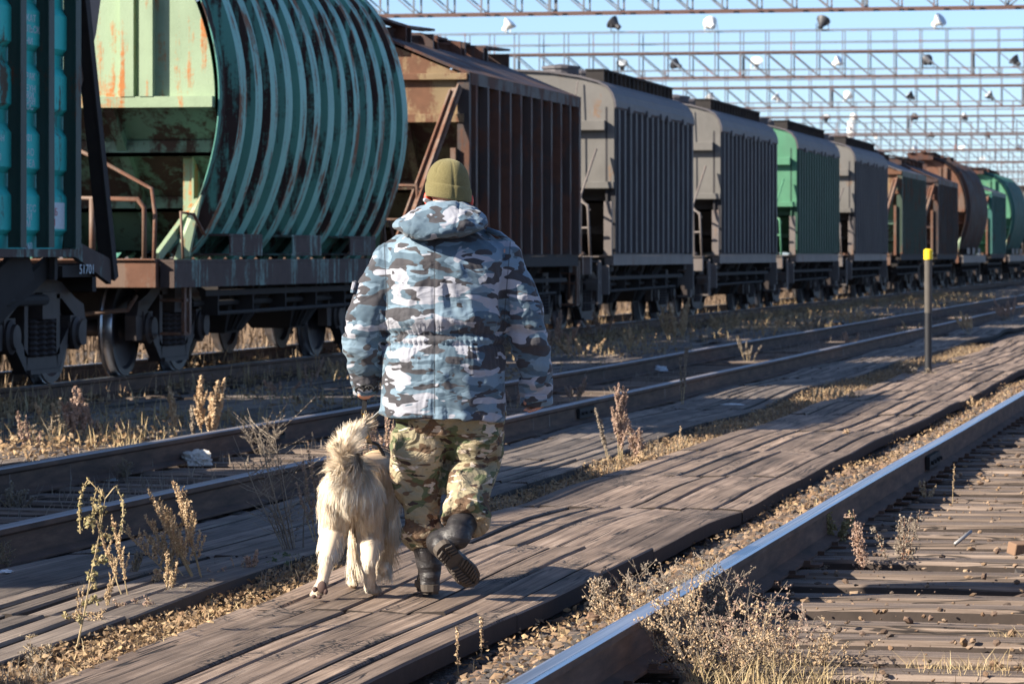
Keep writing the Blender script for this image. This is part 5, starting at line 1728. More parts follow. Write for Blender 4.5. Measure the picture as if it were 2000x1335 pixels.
# ---- jacket body
mb = MB()
rows = [  # py, xl, xr, depth radius, cy
    (818, 741, 988, .185, .00), (780, 743, 989, .185, 0), (735, 746, 989, .185, 0), (700, 749, 989, .182, 0), (676, 752, 987, .175, 0), (662, 753, 986, .168, .0),
    (646, 752, 987, .170, 0), (622, 748, 989, .180, -.002), (590, 747, 990, .185, -.004), (550, 746, 992, .183, -.006), (512, 748, 996, .175, -.008),
    (485, 757, 990, .155, -.004), (466, 775, 970, .13, .005), (450, 798, 948, .11, .015), (430, 818, 930, .095, .03), (410, 828, 922, .085, .04)]
rings = []
for (py, xl, xr, ry, cy) in rows:
    a, b_ = MP(xl, py), MP(xr, py)
    rings.append(ering((a.x + b_.x) / 2, cy, a.z, (b_.x - a.x) / 2, ry, tilt=-.055 if py > 790 else 0))
rings = rings[::-1]
mb.loft(rings)
# sleeves
LA = [mp4(767, 505, .0, .078), mp4(738, 560, -.01, .086), mp4(716, 620, -.015, .086), mp4(709, 665, .0, .082), mp4(711, 716, .03, .069), mp4(713, 738, .04, .058)]
RA = [mp4(979, 502, .0, .078), mp4(1002, 555, -.01, .084), mp4(1022, 615, -.015, .084), mp4(1034, 665, .0, .080), mp4(1043, 712, .025, .072), mp4(1047, 742, .04, .066)]
mb.chain(LA, 18); mb.chain(RA, 18)
jk = fuse(mb, .0095, 5, .5, 'jacket')
def jk_disp(co, no):
    x, y, z = co[:, 0], co[:, 1], co[:, 2]
    zw = zpx(658)
    inb = (np.abs(x + .005) < .262).astype(np.float32)
    cx = -.005
    g = lambda c, s: np.exp(-((z - c) / s) ** 2)
    d = inb * (-.011 * g(zw + .012, .009) - .009 * g(zw - .028, .008) + .006 * g(zw - .008, .01))
    ang = np.arctan2(y, x - cx)
    puck = np.sin(ang * 58 + 3 * nz(co, (3, 3, 2), 2.0, 1))
    d += inb * .0045 * puck * (g(zw - .01, .035) + .5 * g(zw + .045, .03) + .6 * g(zw - .07, .045))
    d += inb * .016 * g(zw + .075, .035) + inb * .006 * g(zw - .09, .04)
    # vertical centre seam
    d += inb * (y < 0) * (-.005) * np.exp(-((x - MP(850, 600).x) / .005) ** 2) * (z < zpx(470)) * (z > zpx(815))
    # big soft folds
    n1 = nz(co, (7.0, 7.0, 2.4), 5.0, 2)
    sk = np.stack([x * .8 + z * .45, y, z * .8 - x * .45], 1)
    n2 = nz(sk, (13, 11, 4.0), 9.0, 2)
    d += inb * (.009 * n1 - .022 * np.clip(np.abs(n2) - .05, 0, 1) * (.35 + .65 * (x > .0)))
    # sleeves: ring-like creases, strongest at elbow and cuff
    arm = 1 - inb
    el = np.exp(-((z - zpx(655)) / .07) ** 2) + .8 * np.exp(-((z - zpx(745)) / .05) ** 2)
    n3 = nz(np.stack([x * .9 + z * .5, y, z], 1), (9, 9, 21), 14.0, 2)
    n4 = nz(co, (8, 8, 9), 21.0, 2)
    d += arm * (n3 * (.006 + .014 * el) + .008 * n4)
    # hem stitch line
    hem = zpx(800)
    d += inb * -.004 * np.exp(-((z - (hem - .055 * x)) / .004) ** 2)
    # yoke below shoulders where sleeves are set in
    for sx, xo in ((-1, MP(757, 560).x), (1, MP(988, 560).x)):
        d += -.007 * np.exp(-((x - xo) / .008) ** 2) * (z > zpx(640)) * (z < zpx(470))
    return d
displace(jk, jk_disp)
jacket = put('jacket', jk, M['camo'], man, True)
# flat hem cut of the sleeves: cuffs
def cuff(a, b, r0, r1, nm='cuff'):
    mb = MB(); a = Vector(a); b = Vector(b); d = (b - a).normalized()
    ux = Vector((1, 0, 0)); ux = (ux - d * ux.dot(d)).normalized(); uy = d.cross(ux)
    rings = []
    for t, rr in ((0, r0), (.25, r0 * 1.03), (.62, r1 * 1.03), (.66, r1 * .985), (.70, r1 * 1.03), (.97, r1 * 1.04), (1, r1), (.97, r1 * .92), (.4, r1 * .88)):
        c = a.lerp(b, t)
        rings.append([c + ux * (math.cos(k * PI / 16) * rr) + uy * (math.sin(k * PI / 16) * rr * .9) for k in range(32)])
    mb.loft(rings, True, False)
    return mb
c1 = cuff(MP(712, 735, .038), MP(715, 767, .055), .060, .052); c1.build('cuff', M['camo'], jacket, True)
c2 = cuff(MP(1046, 738, .038), MP(1048, 789, .058), .070, .066); c2.build('cuff', M['camo'], jacket, True)
# cuff tab
mb = MB(); a = MP(1047, 778, -.012)
mb.bx(a.x - .048, a.x + .045, a.y - .006, a.y + .004, a.z - .014, a.z + .016); mb.build('cuff_tab', M['camo'], jacket, bevel=.004)
# epaulettes
for s, (xa_, ya_, xb_, yb_) in ((-1, (800, 462, 752, 487)), (1, (950, 452, 1003, 484))):
    mb = MB(); p = MP(xa_, ya_, .0); q = MP(xb_, yb_, .0)
    mb.tube([p + Vector((0, 0, .008)), p.lerp(q, .5) + Vector((0, 0, .022)), q + Vector((0, 0, .012))], .012, 8)
    mb.v = [(x, y * 2.2, z) for x, y, z in mb.v]
    mb.build('epaulette', M['camo'], jacket, True)
# sleeve pocket flap on left sleeve
mb = MB(); a = MP(690, 560, -.0)
mb.box((a.x + .002, a.y, a.z), (.016, .12, .05), rotm(0, .22, 0)); mb.build('pocket_flap', M['camo'], jacket, bevel=.005)
# sleeve and back seams as fine stitched cord
mb = MB()
def surf_line(pts, off=.0): return [Vector(p) for p in pts]
# ---- hood lying on the shoulders
mb = MB()
def hring(py, xl, xr, ya, yb, n=32):
    a, b_ = MP(xl, py), MP(xr, py)
    return ering((a.x + b_.x) / 2, (ya + yb) / 2, a.z, (b_.x - a.x) / 2, (yb - ya) / 2, n, 2.2)
hr_ = [hring(468, 806, 889, -.205, -.10), hring(465, 794, 902, -.228, -.04), hring(458, 782, 922, -.240, .0), hring(448, 768, 945, -.238, .03), hring(438, 766, 955, -.226, .06),
       hring(425, 778, 950, -.205, .09), hring(414, 796, 940, -.178, .11), hring(404, 810, 928, -.150, .12), hring(397, 822, 917, -.128, .115), hring(394, 832, 908, -.12, .09)]
mb.loft(hr_[::1])
hd = fuse(mb, .0085, 6, .5, 'hood')
def hd_disp(co, no):
    x, z = co[:, 0], co[:, 2]
    d = .010 * nz(co, (9, 9, 14), 3.0, 2) - .010 * np.abs(nz(np.stack([x + z * .6, co[:, 1], z - x * .3], 1), (9, 8, 18), 7.0, 2))
    for px in (805, 893):
        d += -.006 * np.exp(-((x - MP(px, 440).x - (z - MP(px, 440).z) * .1) / .004) ** 2)
    return d
displace(hd, hd_disp)
put('hood', hd, M['camo'], jacket, True)
# collar edge
mb = MB(); c = MP(871, 397, .0)
pts = []
for k in range(29):
    a = 2 * PI * k / 28
    pts.append((c.x - .004 + .082 * math.cos(a), -.01 + .095 * math.sin(a) , c.z - .004 + .010 * math.cos(a * 2) - .008 * math.cos(a)))
mb.tube(pts, .009, 8, False); mb.build('collar_edge', M['camo'], jacket, True)

# ---- continuous body
mb = MB()
hc = MP(876, 352, .02)
mb.ell((hc.x, hc.y, hc.z - .02), (.082, .100, .098), 26, 18)
mb.ell((hc.x, hc.y + .045, hc.z - .06), (.062, .066, .07), 20, 12)          # jaw and chin
mb.ell((hc.x, hc.y + .105, hc.z - .015), (.014, .022, .026), 12, 8)           # nose
mb.ell((hc.x, hc.y + .098, hc.z - .062), (.026, .012, .009), 12, 8)           # mouth
for s in (-1, 1): mb.ell((hc.x + s * .034, hc.y + .092, hc.z + .02), (.02, .014, .010), 10, 6)
mb.capsule((hc.x, hc.y - .02, hc.z - .07), .062, (hc.x - .012, .0, 1.46), .072, 18)
mb.chain([(-.01, 0, 1.42, .13), (-.01, 0, 1.25, .15), (-.01, 0, 1.05, .15), (-.005, .0, .92, .15)], 20)
mb.chain([mp4(767, 505, 0, .06), mp4(712, 655, 0, .05), mp4(714, 757, .05, .033)], 14)
mb.chain([mp4(979, 502, 0, .06), mp4(1034, 660, 0, .05), mp4(1047, 770, .06, .034)], 14)
# legs under the trousers
mb.chain([(-.10, 0, .88, .095), (-.105, .02, .50, .066), (-.072, .005, .16, .042)], 14)
mb.chain([(.10, 0, .88, .095), (.10, .12, .52, .068), (.06, -.16, .27, .05)], 14)
# right hand: palm inside the cuff, fingers curling out below it
p = MP(1046, 766, .060)
mb.ell((p.x, p.y, p.z), (.036, .022, .036), 14, 10, rotm(0, .15, .2))
fing = [((1059, 776, .060), (1061, 791, .040), (1050, 795, .012), .0088), ((1052, 778, .055), (1052, 796, .036), (1042, 800, .010), .0090),
        ((1044, 778, .050), (1042, 799, .034), (1033, 803, .010), .0086), ((1037, 776, .047), (1033, 796, .034), (1025, 800, .014), .0078)]
for a, b_, c_, r_ in fing:
    P_ = [MP(*a), MP(*b_), MP(*c_)]
    mb.chain([(*P_[0], r_ * 1.05), (*P_[1], r_), (*P_[2], r_ * .88)], 10)
q = [MP(1032, 768, .045), MP(1026, 778, .025), MP(1026, 787, .012)]
mb.chain([(*q[0], .013), (*q[1], .010), (*q[2], .0085)], 10)
# left hand closed round the leash
p = MP(714, 753, .055)
mb.ell((p.x, p.y, p.z), (.034, .030, .030), 14, 10)
for i, (x0_, x1_) in enumerate(((700, 706), (708, 710), (716, 714), (724, 718))):
    P_ = [MP(x0_, 758, .030), MP(x0_ * .6 + x1_ * .4, 772, .018), MP(x1_, 777 - abs(i - 1.5) * 1.2, .040), MP(x1_ + 1, 770, .062)]
    mb.chain([(*P_[0], .0095), (*P_[1], .0092), (*P_[2], .0088), (*P_[3], .008)], 10)
q = [MP(728, 764, .05), MP(727, 770, .035), MP(719, 772, .028)]
mb.chain([(*q[0], .011), (*q[1], .010), (*q[2], .009)], 10)
bd = fuse(mb, .0048, 3, .5, 'body')
put('body', bd, M['skin'], man, True)
# ears
for s, (ex, ey) in ((-1, (834, 390)), (1, (919, 395))):
    e = MP(ex, ey, .03); mb = MB()
    mb.ell((e.x - s * .002, e.y, e.z), (.013, .019, .033), 14, 10, rotm(0, s * .15, s * .5))
    mb.build('ear', M['ear'], man, True)

# ---- beanie
mb = MB()
hz = lambda py: MP(0, py, .02).z
cx0 = MP(876, 350, .02).x
prof = [(309.5, .002, 877), (311, .024, 877), (314, .042, 877), (319, .058, 877), (327, .073, 876), (337, .083, 876), (348, .089, 876), (358, .0915, 876), (360.5, .0895, 876), (362, .0935, 876),
        (366, .0965, 876), (378, .0970, 876), (388, .0945, 876), (390, .091, 876), (389, .085, 876)]
rings = []
n = 72
for (py, r_, px) in prof:
    ring = []
    for k in range(n):
        a = 2 * PI * k / n
        tl = .014 * math.cos(a) * (1 if py > 345 else .3)            # cuff sits lower on the right
        d = 0
        for sa, w_ in ((-PI / 2 + .28, .05), (-PI / 2 - .62, .05), (PI / 3, .05), (PI, .05), (0.05, .05)):
            q_ = (a - sa + PI) % (2 * PI) - PI
            if r_ > .01 and (py < 358 or abs(sa + PI / 2 - .28) < .01) and not (abs(sa + PI / 2 + .62) < .01 and py > 340): d -= .0042 * math.exp(-(q_ / .045) ** 2)
        rr = r_ + d
        ring.append((MP(px, 350, .02).x + math.cos(a) * rr, .012 + math.sin(a) * rr * 1.14, hz(py) - tl * min(1, r_ / .06)))
    rings.append(ring)
mb.loft(rings, True, True)
hat = mb.build('fleece_cap', M['fleece'], man, True)
sb = hat.modifiers.new('s', 'SUBSURF'); sb.levels = 1; sb.render_levels = 1

# ---- trousers
mb = MB()
def tr_ring(py, xl, xr, ry, cy=0): 
    a, b_ = MP(xl, py), MP(xr, py); return ering((a.x + b_.x) / 2, cy, a.z, (b_.x - a.x) / 2, ry)
mb.loft([tr_ring(850, 775, 980, .12), tr_ring(820, 764, 986, .15), tr_ring(780, 760, 985, .16), tr_ring(740, 765, 980, .15)][::1])
L_ = [(858, 764, 874, .115, .01), (885, 762, 872, .12, .015), (915, 766, 868, .115, .02), (945, 769, 867, .105, .02), (975, 775, 866, .098, .01), (1000, 783, 866, .09, .0), (1014, 788, 862, .080, 0),
      (1024, 786, 863, .084, 0), (1042, 782, 864, .090, -.005), (1056, 788, 861, .086, -.005), (1066, 797, 860, .074, 0), (1074, 804, 858, .062, 0)]
mb.loft([tr_ring(*t) for t in [(830, 766, 872, .12, .0)] + L_][::-1])
# right thigh then the shank swinging back
mb.chain([mp4(920, 835, .0, .132), mp4(926, 875, .05, .120), mp4(927, 905, .10, .108)], 24)
mb.chain([mp4(926, 902, .09, .106), mp4(922, 935, .02, .108), mp4(918, 955, -.04, .098)], 24)
mb.tube([MP(922, 935, .03), MP(918, 955, -.04), MP(914, 972, -.09), MP(912, 982, -.115), MP(911, 995, -.145), MP(909, 1010, -.18), MP(908, 1018, -.20)], [.10, .104, .092, .086, .096, .100, .098], 28)
tr = fuse(mb, .0085, 4, .5, 'trousers')
def tr_disp(co, no):
    x, y, z = co[:, 0], co[:, 1], co[:, 2]
    sk = np.stack([x * .75 + z * .6, y, z * .75 - x * .6], 1)
    sk2 = np.stack([x * .75 - z * .6, y, z * .75 + x * .6], 1)
    left = 1 / (1 + np.exp((x + .005) * 90))
    d = .020 * nz(sk2, (4, 6, 11), 4.0, 2) * left + .018 * nz(sk, (4, 6, 10), 12.0, 2) * (1 - left)
    d -= .016 * np.abs(nz(sk2, (6, 7, 15), 17.0, 1)) * left + .014 * np.abs(nz(sk, (6, 7, 13), 31.0, 1)) * (1 - left)
    d += .010 * nz(co, (12, 12, 12), 8.0, 2)
    ang = np.arctan2(y, x + .098)
    e1_ = np.exp(-((z - zpx(1016)) / .018) ** 2) * left
    d += e1_ * (.006 * np.sin(ang * 26) - .004)
    d += left * .008 * np.exp(-((z - zpx(1045)) / .03) ** 2)
    zk = zpx(975)
    ang2 = np.arctan2(y + .07, x - .085)
    e2_ = np.exp(-((z - zk) / .02) ** 2) * (1 - left)
    d += e2_ * (.007 * np.sin(ang2 * 24) - .006)
    return d
displace(tr, tr_disp)
trous = put('trousers', tr, M['multicam'], man, True)

# ---- boots
def boot_shape(d, up, side, H, name, shaft):
    """H heel point on the sole, d to the toe, up away from the sole"""
    d, up, side, H = Vector(d).normalized(), Vector(up).normalized(), Vector(side).normalized(), Vector(H)
    def P(a, b, c=0): return H + d * a + up * b + side * c
    mb = MB()
    def ch(pts, n=18):
        mb.chain([(*P(a, b, c), r_) for a, b, c, r_ in pts], n)
    ch([(.035, .062, 0, .044), (.06, .105, 0, .050)])
    ch([(.04, .06, 0, .044), (.14, .056, 0, .044), (.21, .046, .003, .042), (.262, .036, .003, .032)])
    ch([(.06, .10, 0, .050), (.14, .075, 0, .044), (.20, .055, 0, .040)])
    ch([(.17, .038, -.014, .035), (.23, .034, -.010, .032)]); ch([(.17, .038, .016, .035), (.23, .034, .014, .031)])
    ch([(.03, .03, -.01, .034), (.03, .03, .01, .034)])
    for q in shaft: pass
    mb.chain([(*P(.055, .10, 0), .050)] + list(shaft), 20)
    me = fuse(mb, .0065, 3, .5, name)
    def dsp(co, no):
        return .0035 * nz(co, (9, 9, 20), 3.0 + H.x * 7, 2) - .0035 * np.abs(nz(co, (7, 7, 18), 9.0, 1))
    displace(me, dsp)
    o = put(name, me, M['leather'], man, True)
    # sole
    outl = [(-.016, -.012), (-.010, -.026), (.004, -.036), (.03, -.041), (.08, -.037), (.13, -.036), (.18, -.046), (.22, -.050), (.26, -.042), (.285, -.024), (.295, 0),
            (.287, .024), (.262, .042), (.22, .050), (.18, .047), (.13, .036), (.08, .036), (.03, .040), (.004, .036), (-.010, .026), (-.016, .012)]
    sb_ = MB()
    lo = [P(a, .004, c) for a, c in outl]; mi_ = [P(a * 1.0, .014, c * 1.06) for a, c in outl]; hi = [P(a, .032, c * 1.04) for a, c in outl]
    sb_.loft([lo, mi_, hi])
    # tread: heel blocks, then chevrons under the ball
    def blk(a0, c0, a1, c1, w_, h_=.011):
        sb_.bar(P(a0, -h_ / 2 + .003, c0), P(a1, -h_ / 2 + .003, c1), w_, h_, up=up)
    for a in (.002, .022, .042, .062):
        for s in (-1, 1):
            blk(a, s * .006, a + .012, s * .034, .0095)
    for k in range(8):
        a = .128 + k * .019
        w_ = .034 if k < 1 else (.043 if k < 5 else .036 - (k - 5) * .006)
        for s in (-1, 1):
            blk(a + .012, s * .005, a - .004, s * w_, .0085)
    blk(.278, -.016, .278, .016, .010)
    sb_.bx(0, 0, 0, 0, 0, 0) if False else None
    sl = sb_.build('boot_sole', M['rubber'], o)
    return o
# left boot flat, pointing ahead
Hl = MP(840, 1160, -.035)
Hl.z = .011
boot_shape((-.08, 1, 0), (0, 0, 1), (1, .08, 0), Hl, 'boot', [mp4(838, 1100, .01, .056), mp4(836, 1070, .01, .060), mp4(830, 1050, .01, .058)])
# right boot pushing off: sole turned to the camera
Hr = MP(866, 1072, -.33); Tr = MP(925, 1136, -.14)
dr = (Tr - Hr).normalized()
sole_n = (Vector((.05, -1, 0)) - dr * Vector((.05, -1, 0)).dot(dr)).normalized()
sd2 = dr.cross(-sole_n)
boot_shape(dr, -sole_n, sd2, Hr + Vector((0, 0, .0)), 'boot', [mp4(893, 1046, -.25, .058), mp4(905, 1015, -.17, .062), mp4(908, 992, -.12, .062)])

# ================================================================ the dog
dog, DD, DX = frame_root('dog', 690, 1163, 'long-haired cream dog seen from behind with raised bushy tail, left of the man', 'dog')
def DP(px, py, dy=0):
    d = DD + dy
    return Vector(((px - 1000) / F * d - DX, dy, HCAM - (py - HORIZ) / F * d))
def d4(px, py, dy, r_): p = DP(px, py, dy); return (p.x, p.y, p.z, r_)
mb = MB()
# trunk: croup to deep chest
mb.chain([d4(686, 940, .0, .092), d4(694, 935, .10, .100), d4(706, 938, .22, .102), d4(720, 940, .34, .112), d4(731, 940, .46, .122), d4(735, 932, .55, .110)], 24)
mb.chain([d4(722, 985, .38, .085), d4(733, 985, .50, .088)], 18)
mb.chain([d4(704, 955, .15, .085), d4(718, 960, .32, .088)], 18)
# neck and head, carried low and forward
mb.chain([d4(737, 915, .58, .085), d4(741, 908, .70, .070), d4(744, 912, .78, .064)], 18)
h0 = DP(746, 912, .86)
mb.ell(h0, (.062, .085, .062), 20, 14)
mb.chain([(h0.x, h0.y + .05, h0.z - .012, .044), (h0.x + .004, h0.y + .13, h0.z - .03, .032), (h0.x + .004, h0.y + .165, h0.z - .034, .026)], 16)
mb.chain([(h0.x, h0.y + .06, h0.z - .035, .03), (h0.x + .004, h0.y + .14, h0.z - .052, .02)], 12)
for s in (-1, 1):
    mb.chain([(h0.x + s * .052, h0.y - .01, h0.z + .03, .020), (h0.x + s * .072, h0.y, h0.z - .02, .022), (h0.x + s * .070, h0.y + .01, h0.z - .055, .012)], 10)
# hind legs: thigh, stifle forward, hock back, metatarsus, paw
def hind(hip, knee, hock, foot, toe, s=1.0):
    mb.chain([hip, (knee[0], knee[1], knee[2], knee[3])], 18)
    mb.chain([knee, hock], 16)
    mb.chain([hock, foot], 14)
    mb.chain([foot, toe], 12)
hind(d4(664, 955, .03, .082), d4(652, 1030, .10, .062), d4(640, 1085, -.08, .029), d4(630, 1135, -.10, .024), d4(619, 1158, -.06, .024))
hind(d4(712, 960, .04, .080), d4(722, 1040, .13, .060), d4(721, 1095, -.02, .028), d4(722, 1146, .03, .024), d4(733, 1152, .09, .024))
# front legs
mb.chain([d4(716, 975, .46, .060), d4(700, 1040, .42, .040), d4(692, 1090, .44, .026), d4(690, 1132, .46, .023)], 14)
mb.chain([d4(690, 1134, .46, .023), d4(690, 1138, .51, .025)], 12)
mb.chain([d4(752, 970, .52, .060), d4(757, 1030, .46, .040), d4(752, 1072, .55, .026), d4(750, 1104, .50, .022)], 14)
mb.chain([d4(750, 1104, .50, .022), d4(750, 1112, .47, .022)], 12)
# toes
for (px, py, dy, sx) in ((733, 1154, .11, .012), (690, 1140, .53, .012), (618, 1163, -.055, .011)):
    for t in (-1.5, -.5, .5, 1.5):
        q = DP(px, py, dy); mb.ell((q.x + t * sx, q.y + (.008 if abs(t) < 1 else 0), max(q.z, .012)), (.009, .016, .011), 8, 6)
# tail: up out of the croup and curling
TAILP = [d4(697, 922, -.04, .034), d4(684, 905, -.10, .036), d4(677, 886, -.13, .034), d4(682, 868, -.13, .028), d4(694, 852, -.11, .020), d4(703, 842, -.09, .012)]
mb.chain(TAILP, 12)
dm = fuse(mb, .0075, 4, .5, 'body')
dog_body = put('body', dm, M['dogskin'], dog, True)
# ---- fur as tapered strands
rgf = np.random.default_rng(5)
def fur():
    me = dm; me.calc_loop_triangles()
    n = len(me.vertices); co = np.empty(n * 3, dtype=np.float32); me.vertices.foreach_get('co', co); co = co.reshape(-1, 3)
    nt = len(me.loop_triangles); ti = np.empty(nt * 3, dtype=np.int32); me.loop_triangles.foreach_get('vertices', ti); ti = ti.reshape(-1, 3)
    A_, B_, C_ = co[ti[:, 0]], co[ti[:, 1]], co[ti[:, 2]]
    cr = np.cross(B_ - A_, C_ - A_); ar = np.linalg.norm(cr, axis=1) / 2; fn = cr / (2 * ar[:, None] + 1e-12)
    cen = (A_ + B_ + C_) / 3
    # region weights
    rumpY = cen[:, 1] < .18
    lowz = cen[:, 2] < .17
    tail = (cen[:, 2] > .46) & (cen[:, 1] < -.045) | ((cen[:, 2] > DP(0, 905, -.08).z) & (cen[:, 1] < -.02))
    wgt = ar * np.where(tail, 3.2, np.where(lowz, 1.6, 1.0)) * np.where(cen[:, 1] > .75, .5, 1)
    N = 72000
    idx = rgf.choice(nt, N, p=wgt / wgt.sum())
    u, v = rgf.random(N), rgf.random(N); fl = u + v > 1; u[fl], v[fl] = 1 - u[fl], 1 - v[fl]
    P = A_[idx] + (B_ - A_)[idx] * u[:, None] + (C_ - A_)[idx] * v[:, None]
    Nn = fn[idx]; tl = tail[idx]
    x, y, z = P.T
    # growth direction: backwards and down, swept with the body
    back = np.array([-.20, -.97, 0.0]); down = np.array([0, 0, -1.0])
    wd = np.clip((.62 - z) / .22, 0, 1)
    D = back[None] * (1 - wd * .65)[:, None] + down[None] * (wd * 1.15 + .1)[:, None]
    # rear faces: hair falls down and parts sideways
    rear = (Nn[:, 1] < -.3) & ~tl
    side = np.sign(x - DP(686, 0, 0).x)
    D[rear] = down * 1.0 + np.stack([side * .10, -.25 + 0 * side, 0 * side], 1)[rear]
    # tail plume
    tp = np.array([p_[:3] for p_ in TAILP])
    dt = ((P[:, None, :] - tp[None]) ** 2).sum(2); ni = np.clip(dt.argmin(1), 0, len(tp) - 2)
    tang = tp[ni + 1] - tp[ni]; tang /= np.linalg.norm(tang, axis=1)[:, None]
    tfrac = ni / (len(tp) - 2)
    Dt = tang * (.35 + .9 * tfrac)[:, None] + Nn * .45 + np.array([-.35, -.3, .0]) * (1 - tfrac)[:, None] + np.array([0, 0, -1.5]) * ((1 - tfrac) ** 1.3 * (rgf.random(N) < .75))[:, None] + np.array([-.15, 0, .3]) * tfrac[:, None]
    D = np.where(tl[:, None], Dt, D)
    # low frequency clumps give locks
    cl = np.stack([np.array([mnoise.noise(Vector((a * 22, b * 22, c * 9 + s))) for a, b, c in P]) for s in (0, 31, 77)], 1)
    cl2 = np.stack([np.array([mnoise.noise(Vector((a * 60, b * 60, c * 22 + s))) for a, b, c in P]) for s in (5, 41, 87)], 1)
    D = D / (np.linalg.norm(D, axis=1)[:, None] + 1e-9)
    D = D + cl * .60 + cl2 * .30 + rgf.normal(size=(N, 3)) * .05
    tang_ = D - Nn * (D * Nn).sum(1)[:, None]
    lift = np.where(tl, .30, .12)
    D = tang_ / (np.linalg.norm(tang_, axis=1)[:, None] + 1e-9) + Nn * lift[:, None]
    D /= np.linalg.norm(D, axis=1)[:, None]
    L = np.full(N, .030)
    ramp_ = np.clip((z - .10) / .30, 0, 1)
    L = np.where(z < .6, .016 + .018 * ramp_, L)
    L = np.where(rear & (z < .56), .013 + .045 * ramp_, L)
    under = (Nn[:, 2] < -.3) & (y > .1) & (z > .25)
    L = np.where(under, .055, L)
    front_feather = (y > .33) & (Nn[:, 1] < -.1) & (z > .10) & (z < .42)
    L = np.where(front_feather, .062, L)
    pass
    L = np.where(tl, .082 - .012 * tfrac, L)
    L = np.where(y > .75, .022, L)
    L *= rgf.uniform(.65, 1.2, N) * (1 + .35 * cl[:, 0])
    sag = np.where(tl, .35 * (1 - tfrac) - .05, .55)
    droop = np.where((front_feather | rear | under), 1.5, sag)
    S = 4
    pts = []
    for k in range(S):
        t = k / (S - 1)
        q = P - Nn * .002 + D * (L * t)[:, None]
        q[:, 2] -= droop * L * t * t * .55
        q += cl2 * (L * t * t * .35)[:, None]
        q[:, 2] = np.maximum(q[:, 2], .006)
        pts.append(q)
    w0 = np.where(z < .12, .0011, .0014) * rgf.uniform(.7, 1.3, N)
    up_ = np.cross(D, rgf.normal(size=(N, 3))); up_ /= np.linalg.norm(up_, axis=1)[:, None]
    s2 = np.cross(D, up_)
    V = []
    for k, q in enumerate(pts):
        wk = w0 * (1 - .85 * k / (S - 1))
        for j in range(3):
            a = 2 * PI * j / 3
            V.append(q + up_ * (wk * math.cos(a))[:, None] + s2 * (wk * math.sin(a))[:, None])
    V = np.stack(V, 1).reshape(-1, 3)
    f = []
    for k in range(S - 1):
        for j in range(3):
            j2 = (j + 1) % 3
            f.append([k * 3 + j, k * 3 + j2, (k + 1) * 3 + j2, (k + 1) * 3 + j])
    f = np.array(f); Fc = (f[None] + (np.arange(N) * S * 3)[:, None, None]).reshape(-1, 4)
    me = np_mesh('fur', V, Fc, True)
    base_n = np.repeat(Nn, S * 3, axis=0)
    rad = np.stack([up_ * math.cos(2 * PI * j / 3) + s2 * math.sin(2 * PI * j / 3) for _k in range(S) for j in range(3)], 1).reshape(-1, 3)
    nn = base_n * 1.0 + rad * .35
    nn /= np.linalg.norm(nn, axis=1)[:, None]
    me.normals_split_custom_set_from_vertices(nn.astype(np.float32))
    return me
put('fur', fur(), M['fur'], dog)
# paw pads of the trailing hind foot, face, harness
mb = MB()
for (px, py, rx, rz) in ((629, 1146, .020, .026), (615, 1150, .011, .012), (636, 1154, .010, .013), (613, 1164, .010, .008), (624, 1165, .010, .008)):
    q = DP(px, py, -.125 if py < 1160 else -.10); mb.ell(q, (rx, .010, rz), 12, 8)
mb.build('paw_pad', M['pad'], dog, True)
mb = MB(); mb.ell((h0.x + .004, h0.y + .192, h0.z - .026), (.014, .009, .011), 12, 8)
mb.build('nose', M['pad'], dog, True)
for s in (-1, 1):
    mb = MB(); mb.ell((h0.x + s * .030, h0.y + .072, h0.z + .016), (.008, .007, .008), 10, 8)
    mb.build('eye', M['pad'], dog, True)
# harness: collar band round the neck, girth strap
mb = MB()
def band_ring(c, rx, rz, w_, tilt, th=.004, n=40):
    vs = []; fs = []
    for k in range(n):
        a = 2 * PI * k / n
        for (o_, t) in ((0, -1), (th, -1), (th, 1), (0, 1)):
            x = c[0] + (rx + o_) * math.cos(a); z = c[2] + (rz + o_) * math.sin(a)
            vs.append((x, c[1] + t * w_ / 2 + tilt * (z - c[2]), z))
    for k in range(n):
        k2 = (k + 1) % n
        for j in range(4):
            j2 = (j + 1) % 4
            fs.append((k * 4 + j, k * 4 + j2, k2 * 4 + j2, k2 * 4 + j))
    mb.add(vs, fs)
g1 = DP(733, 938, .47); band_ring(g1, .136, .136, .03, .0)
g2 = DP(737, 915, .60); band_ring(g2, .100, .100, .028, -.3)
t1 = DP(725, 873, .38); t2 = DP(731, 868, .60)
mb.bar((g1.x, g1.y, g1.z + .138), (g2.x, g2.y - .02, g2.z + .103), .03, .006)
# harness handle
mb.tube([DP(716, 868, .36), DP(722, 862, .38), DP(738, 868, .40), DP(748, 884, .42), DP(757, 925, .44)], .008, 8)
hb = mb.build('harness', M['strap'], dog)

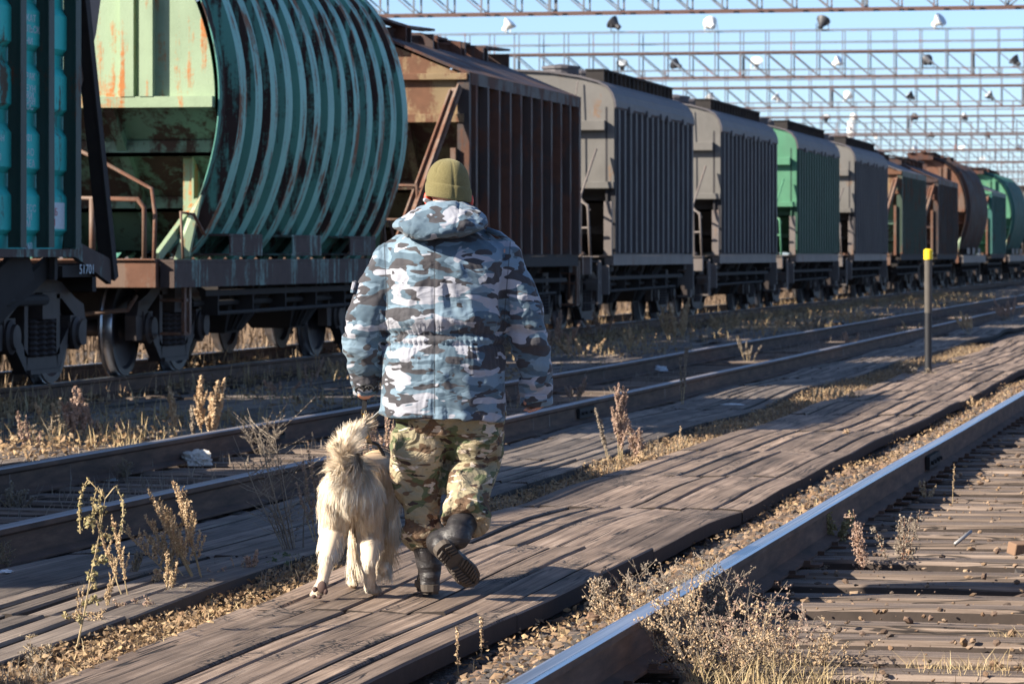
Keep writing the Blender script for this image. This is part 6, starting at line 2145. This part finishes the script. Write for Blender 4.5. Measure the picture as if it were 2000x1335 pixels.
# ---- leash from the hand to the harness
ls = empty('leash', MP(714, 772, .05) + Vector((0, 0, 0)), 0, 'short black leash with brass hook hanging from the man\'s left hand to the dog', 'leash')
ls.location = man.matrix_basis @ MP(714, 772, .05)
ls.location = Matrix.Translation(man.location) @ Matrix.Rotation(YAW, 4, 'Z') @ MP(714, 772, .05)
ls.rotation_euler = (0, 0, YAW)
o0 = MP(714, 772, .05)
def LP(px, py, dy): return MP(px, py, dy) - o0
mb = MB(); mb.bar(LP(713, 768, .04), LP(711, 802, .04), .020, .004, up=(0, 1, 0)); mb.bar(LP(711, 802, .035), LP(711, 806, .035), .022, .014, up=(0, 1, 0))
mb.build('leash_strap', M['strap'], ls)
mb = MB()
mb.tube([LP(707, 801, .035), LP(706, 806, .035), LP(711, 809, .035), LP(716, 806, .035), LP(715, 801, .035)], .0028, 6)
mb.tube([LP(711, 808, .035), LP(711, 818, .035)], .0042, 8)
mb.tube([LP(711, 818, .035), LP(706, 821, .035), LP(705, 826, .035), LP(710, 828, .035), LP(714, 825, .035)], .003, 6)
mb.tube([LP(716, 846, .10), LP(719, 850, .12), LP(716, 855, .14)], .004, 6)
mb.build('snap_hook', M['brass'], ls, True)
mb = MB()
mb.bar(LP(712, 826, .04), LP(717, 848, .12), .020, .004, up=(0, 1, 0))
mb.bar(LP(717, 848, .12), LP(722, 864, .30), .020, .004, up=(0, 1, 0))
mb.build('lead_end', M['strap'], ls)
mb = MB()
A1 = [LP(711, 826, .05), LP(720, 822, .05), LP(731, 814, .04), LP(741, 805, .03), LP(752, 795, .02)]
for a, b_ in zip(A1, A1[1:]): mb.bar(a, b_, .019, .003, up=(0, .3, 1))
mb.build('gray_strap', M['strap_gray'], ls)
mb = MB()
for (px, py, w_, h_) in ((703, 761, 8, 6), (712, 758, 9, 7), (722, 760, 9, 7)):
    pts = []
    for k in range(15):
        a = 2 * PI * k / 14
        pts.append(LP(px + w_ * math.cos(a), py + h_ * math.sin(a), -.015 + .035 * (math.sin(a) > 0)))
    mb.tube(pts, .0055, 6, False)
mb.build('leash_loop', M['strap'], ls, True)
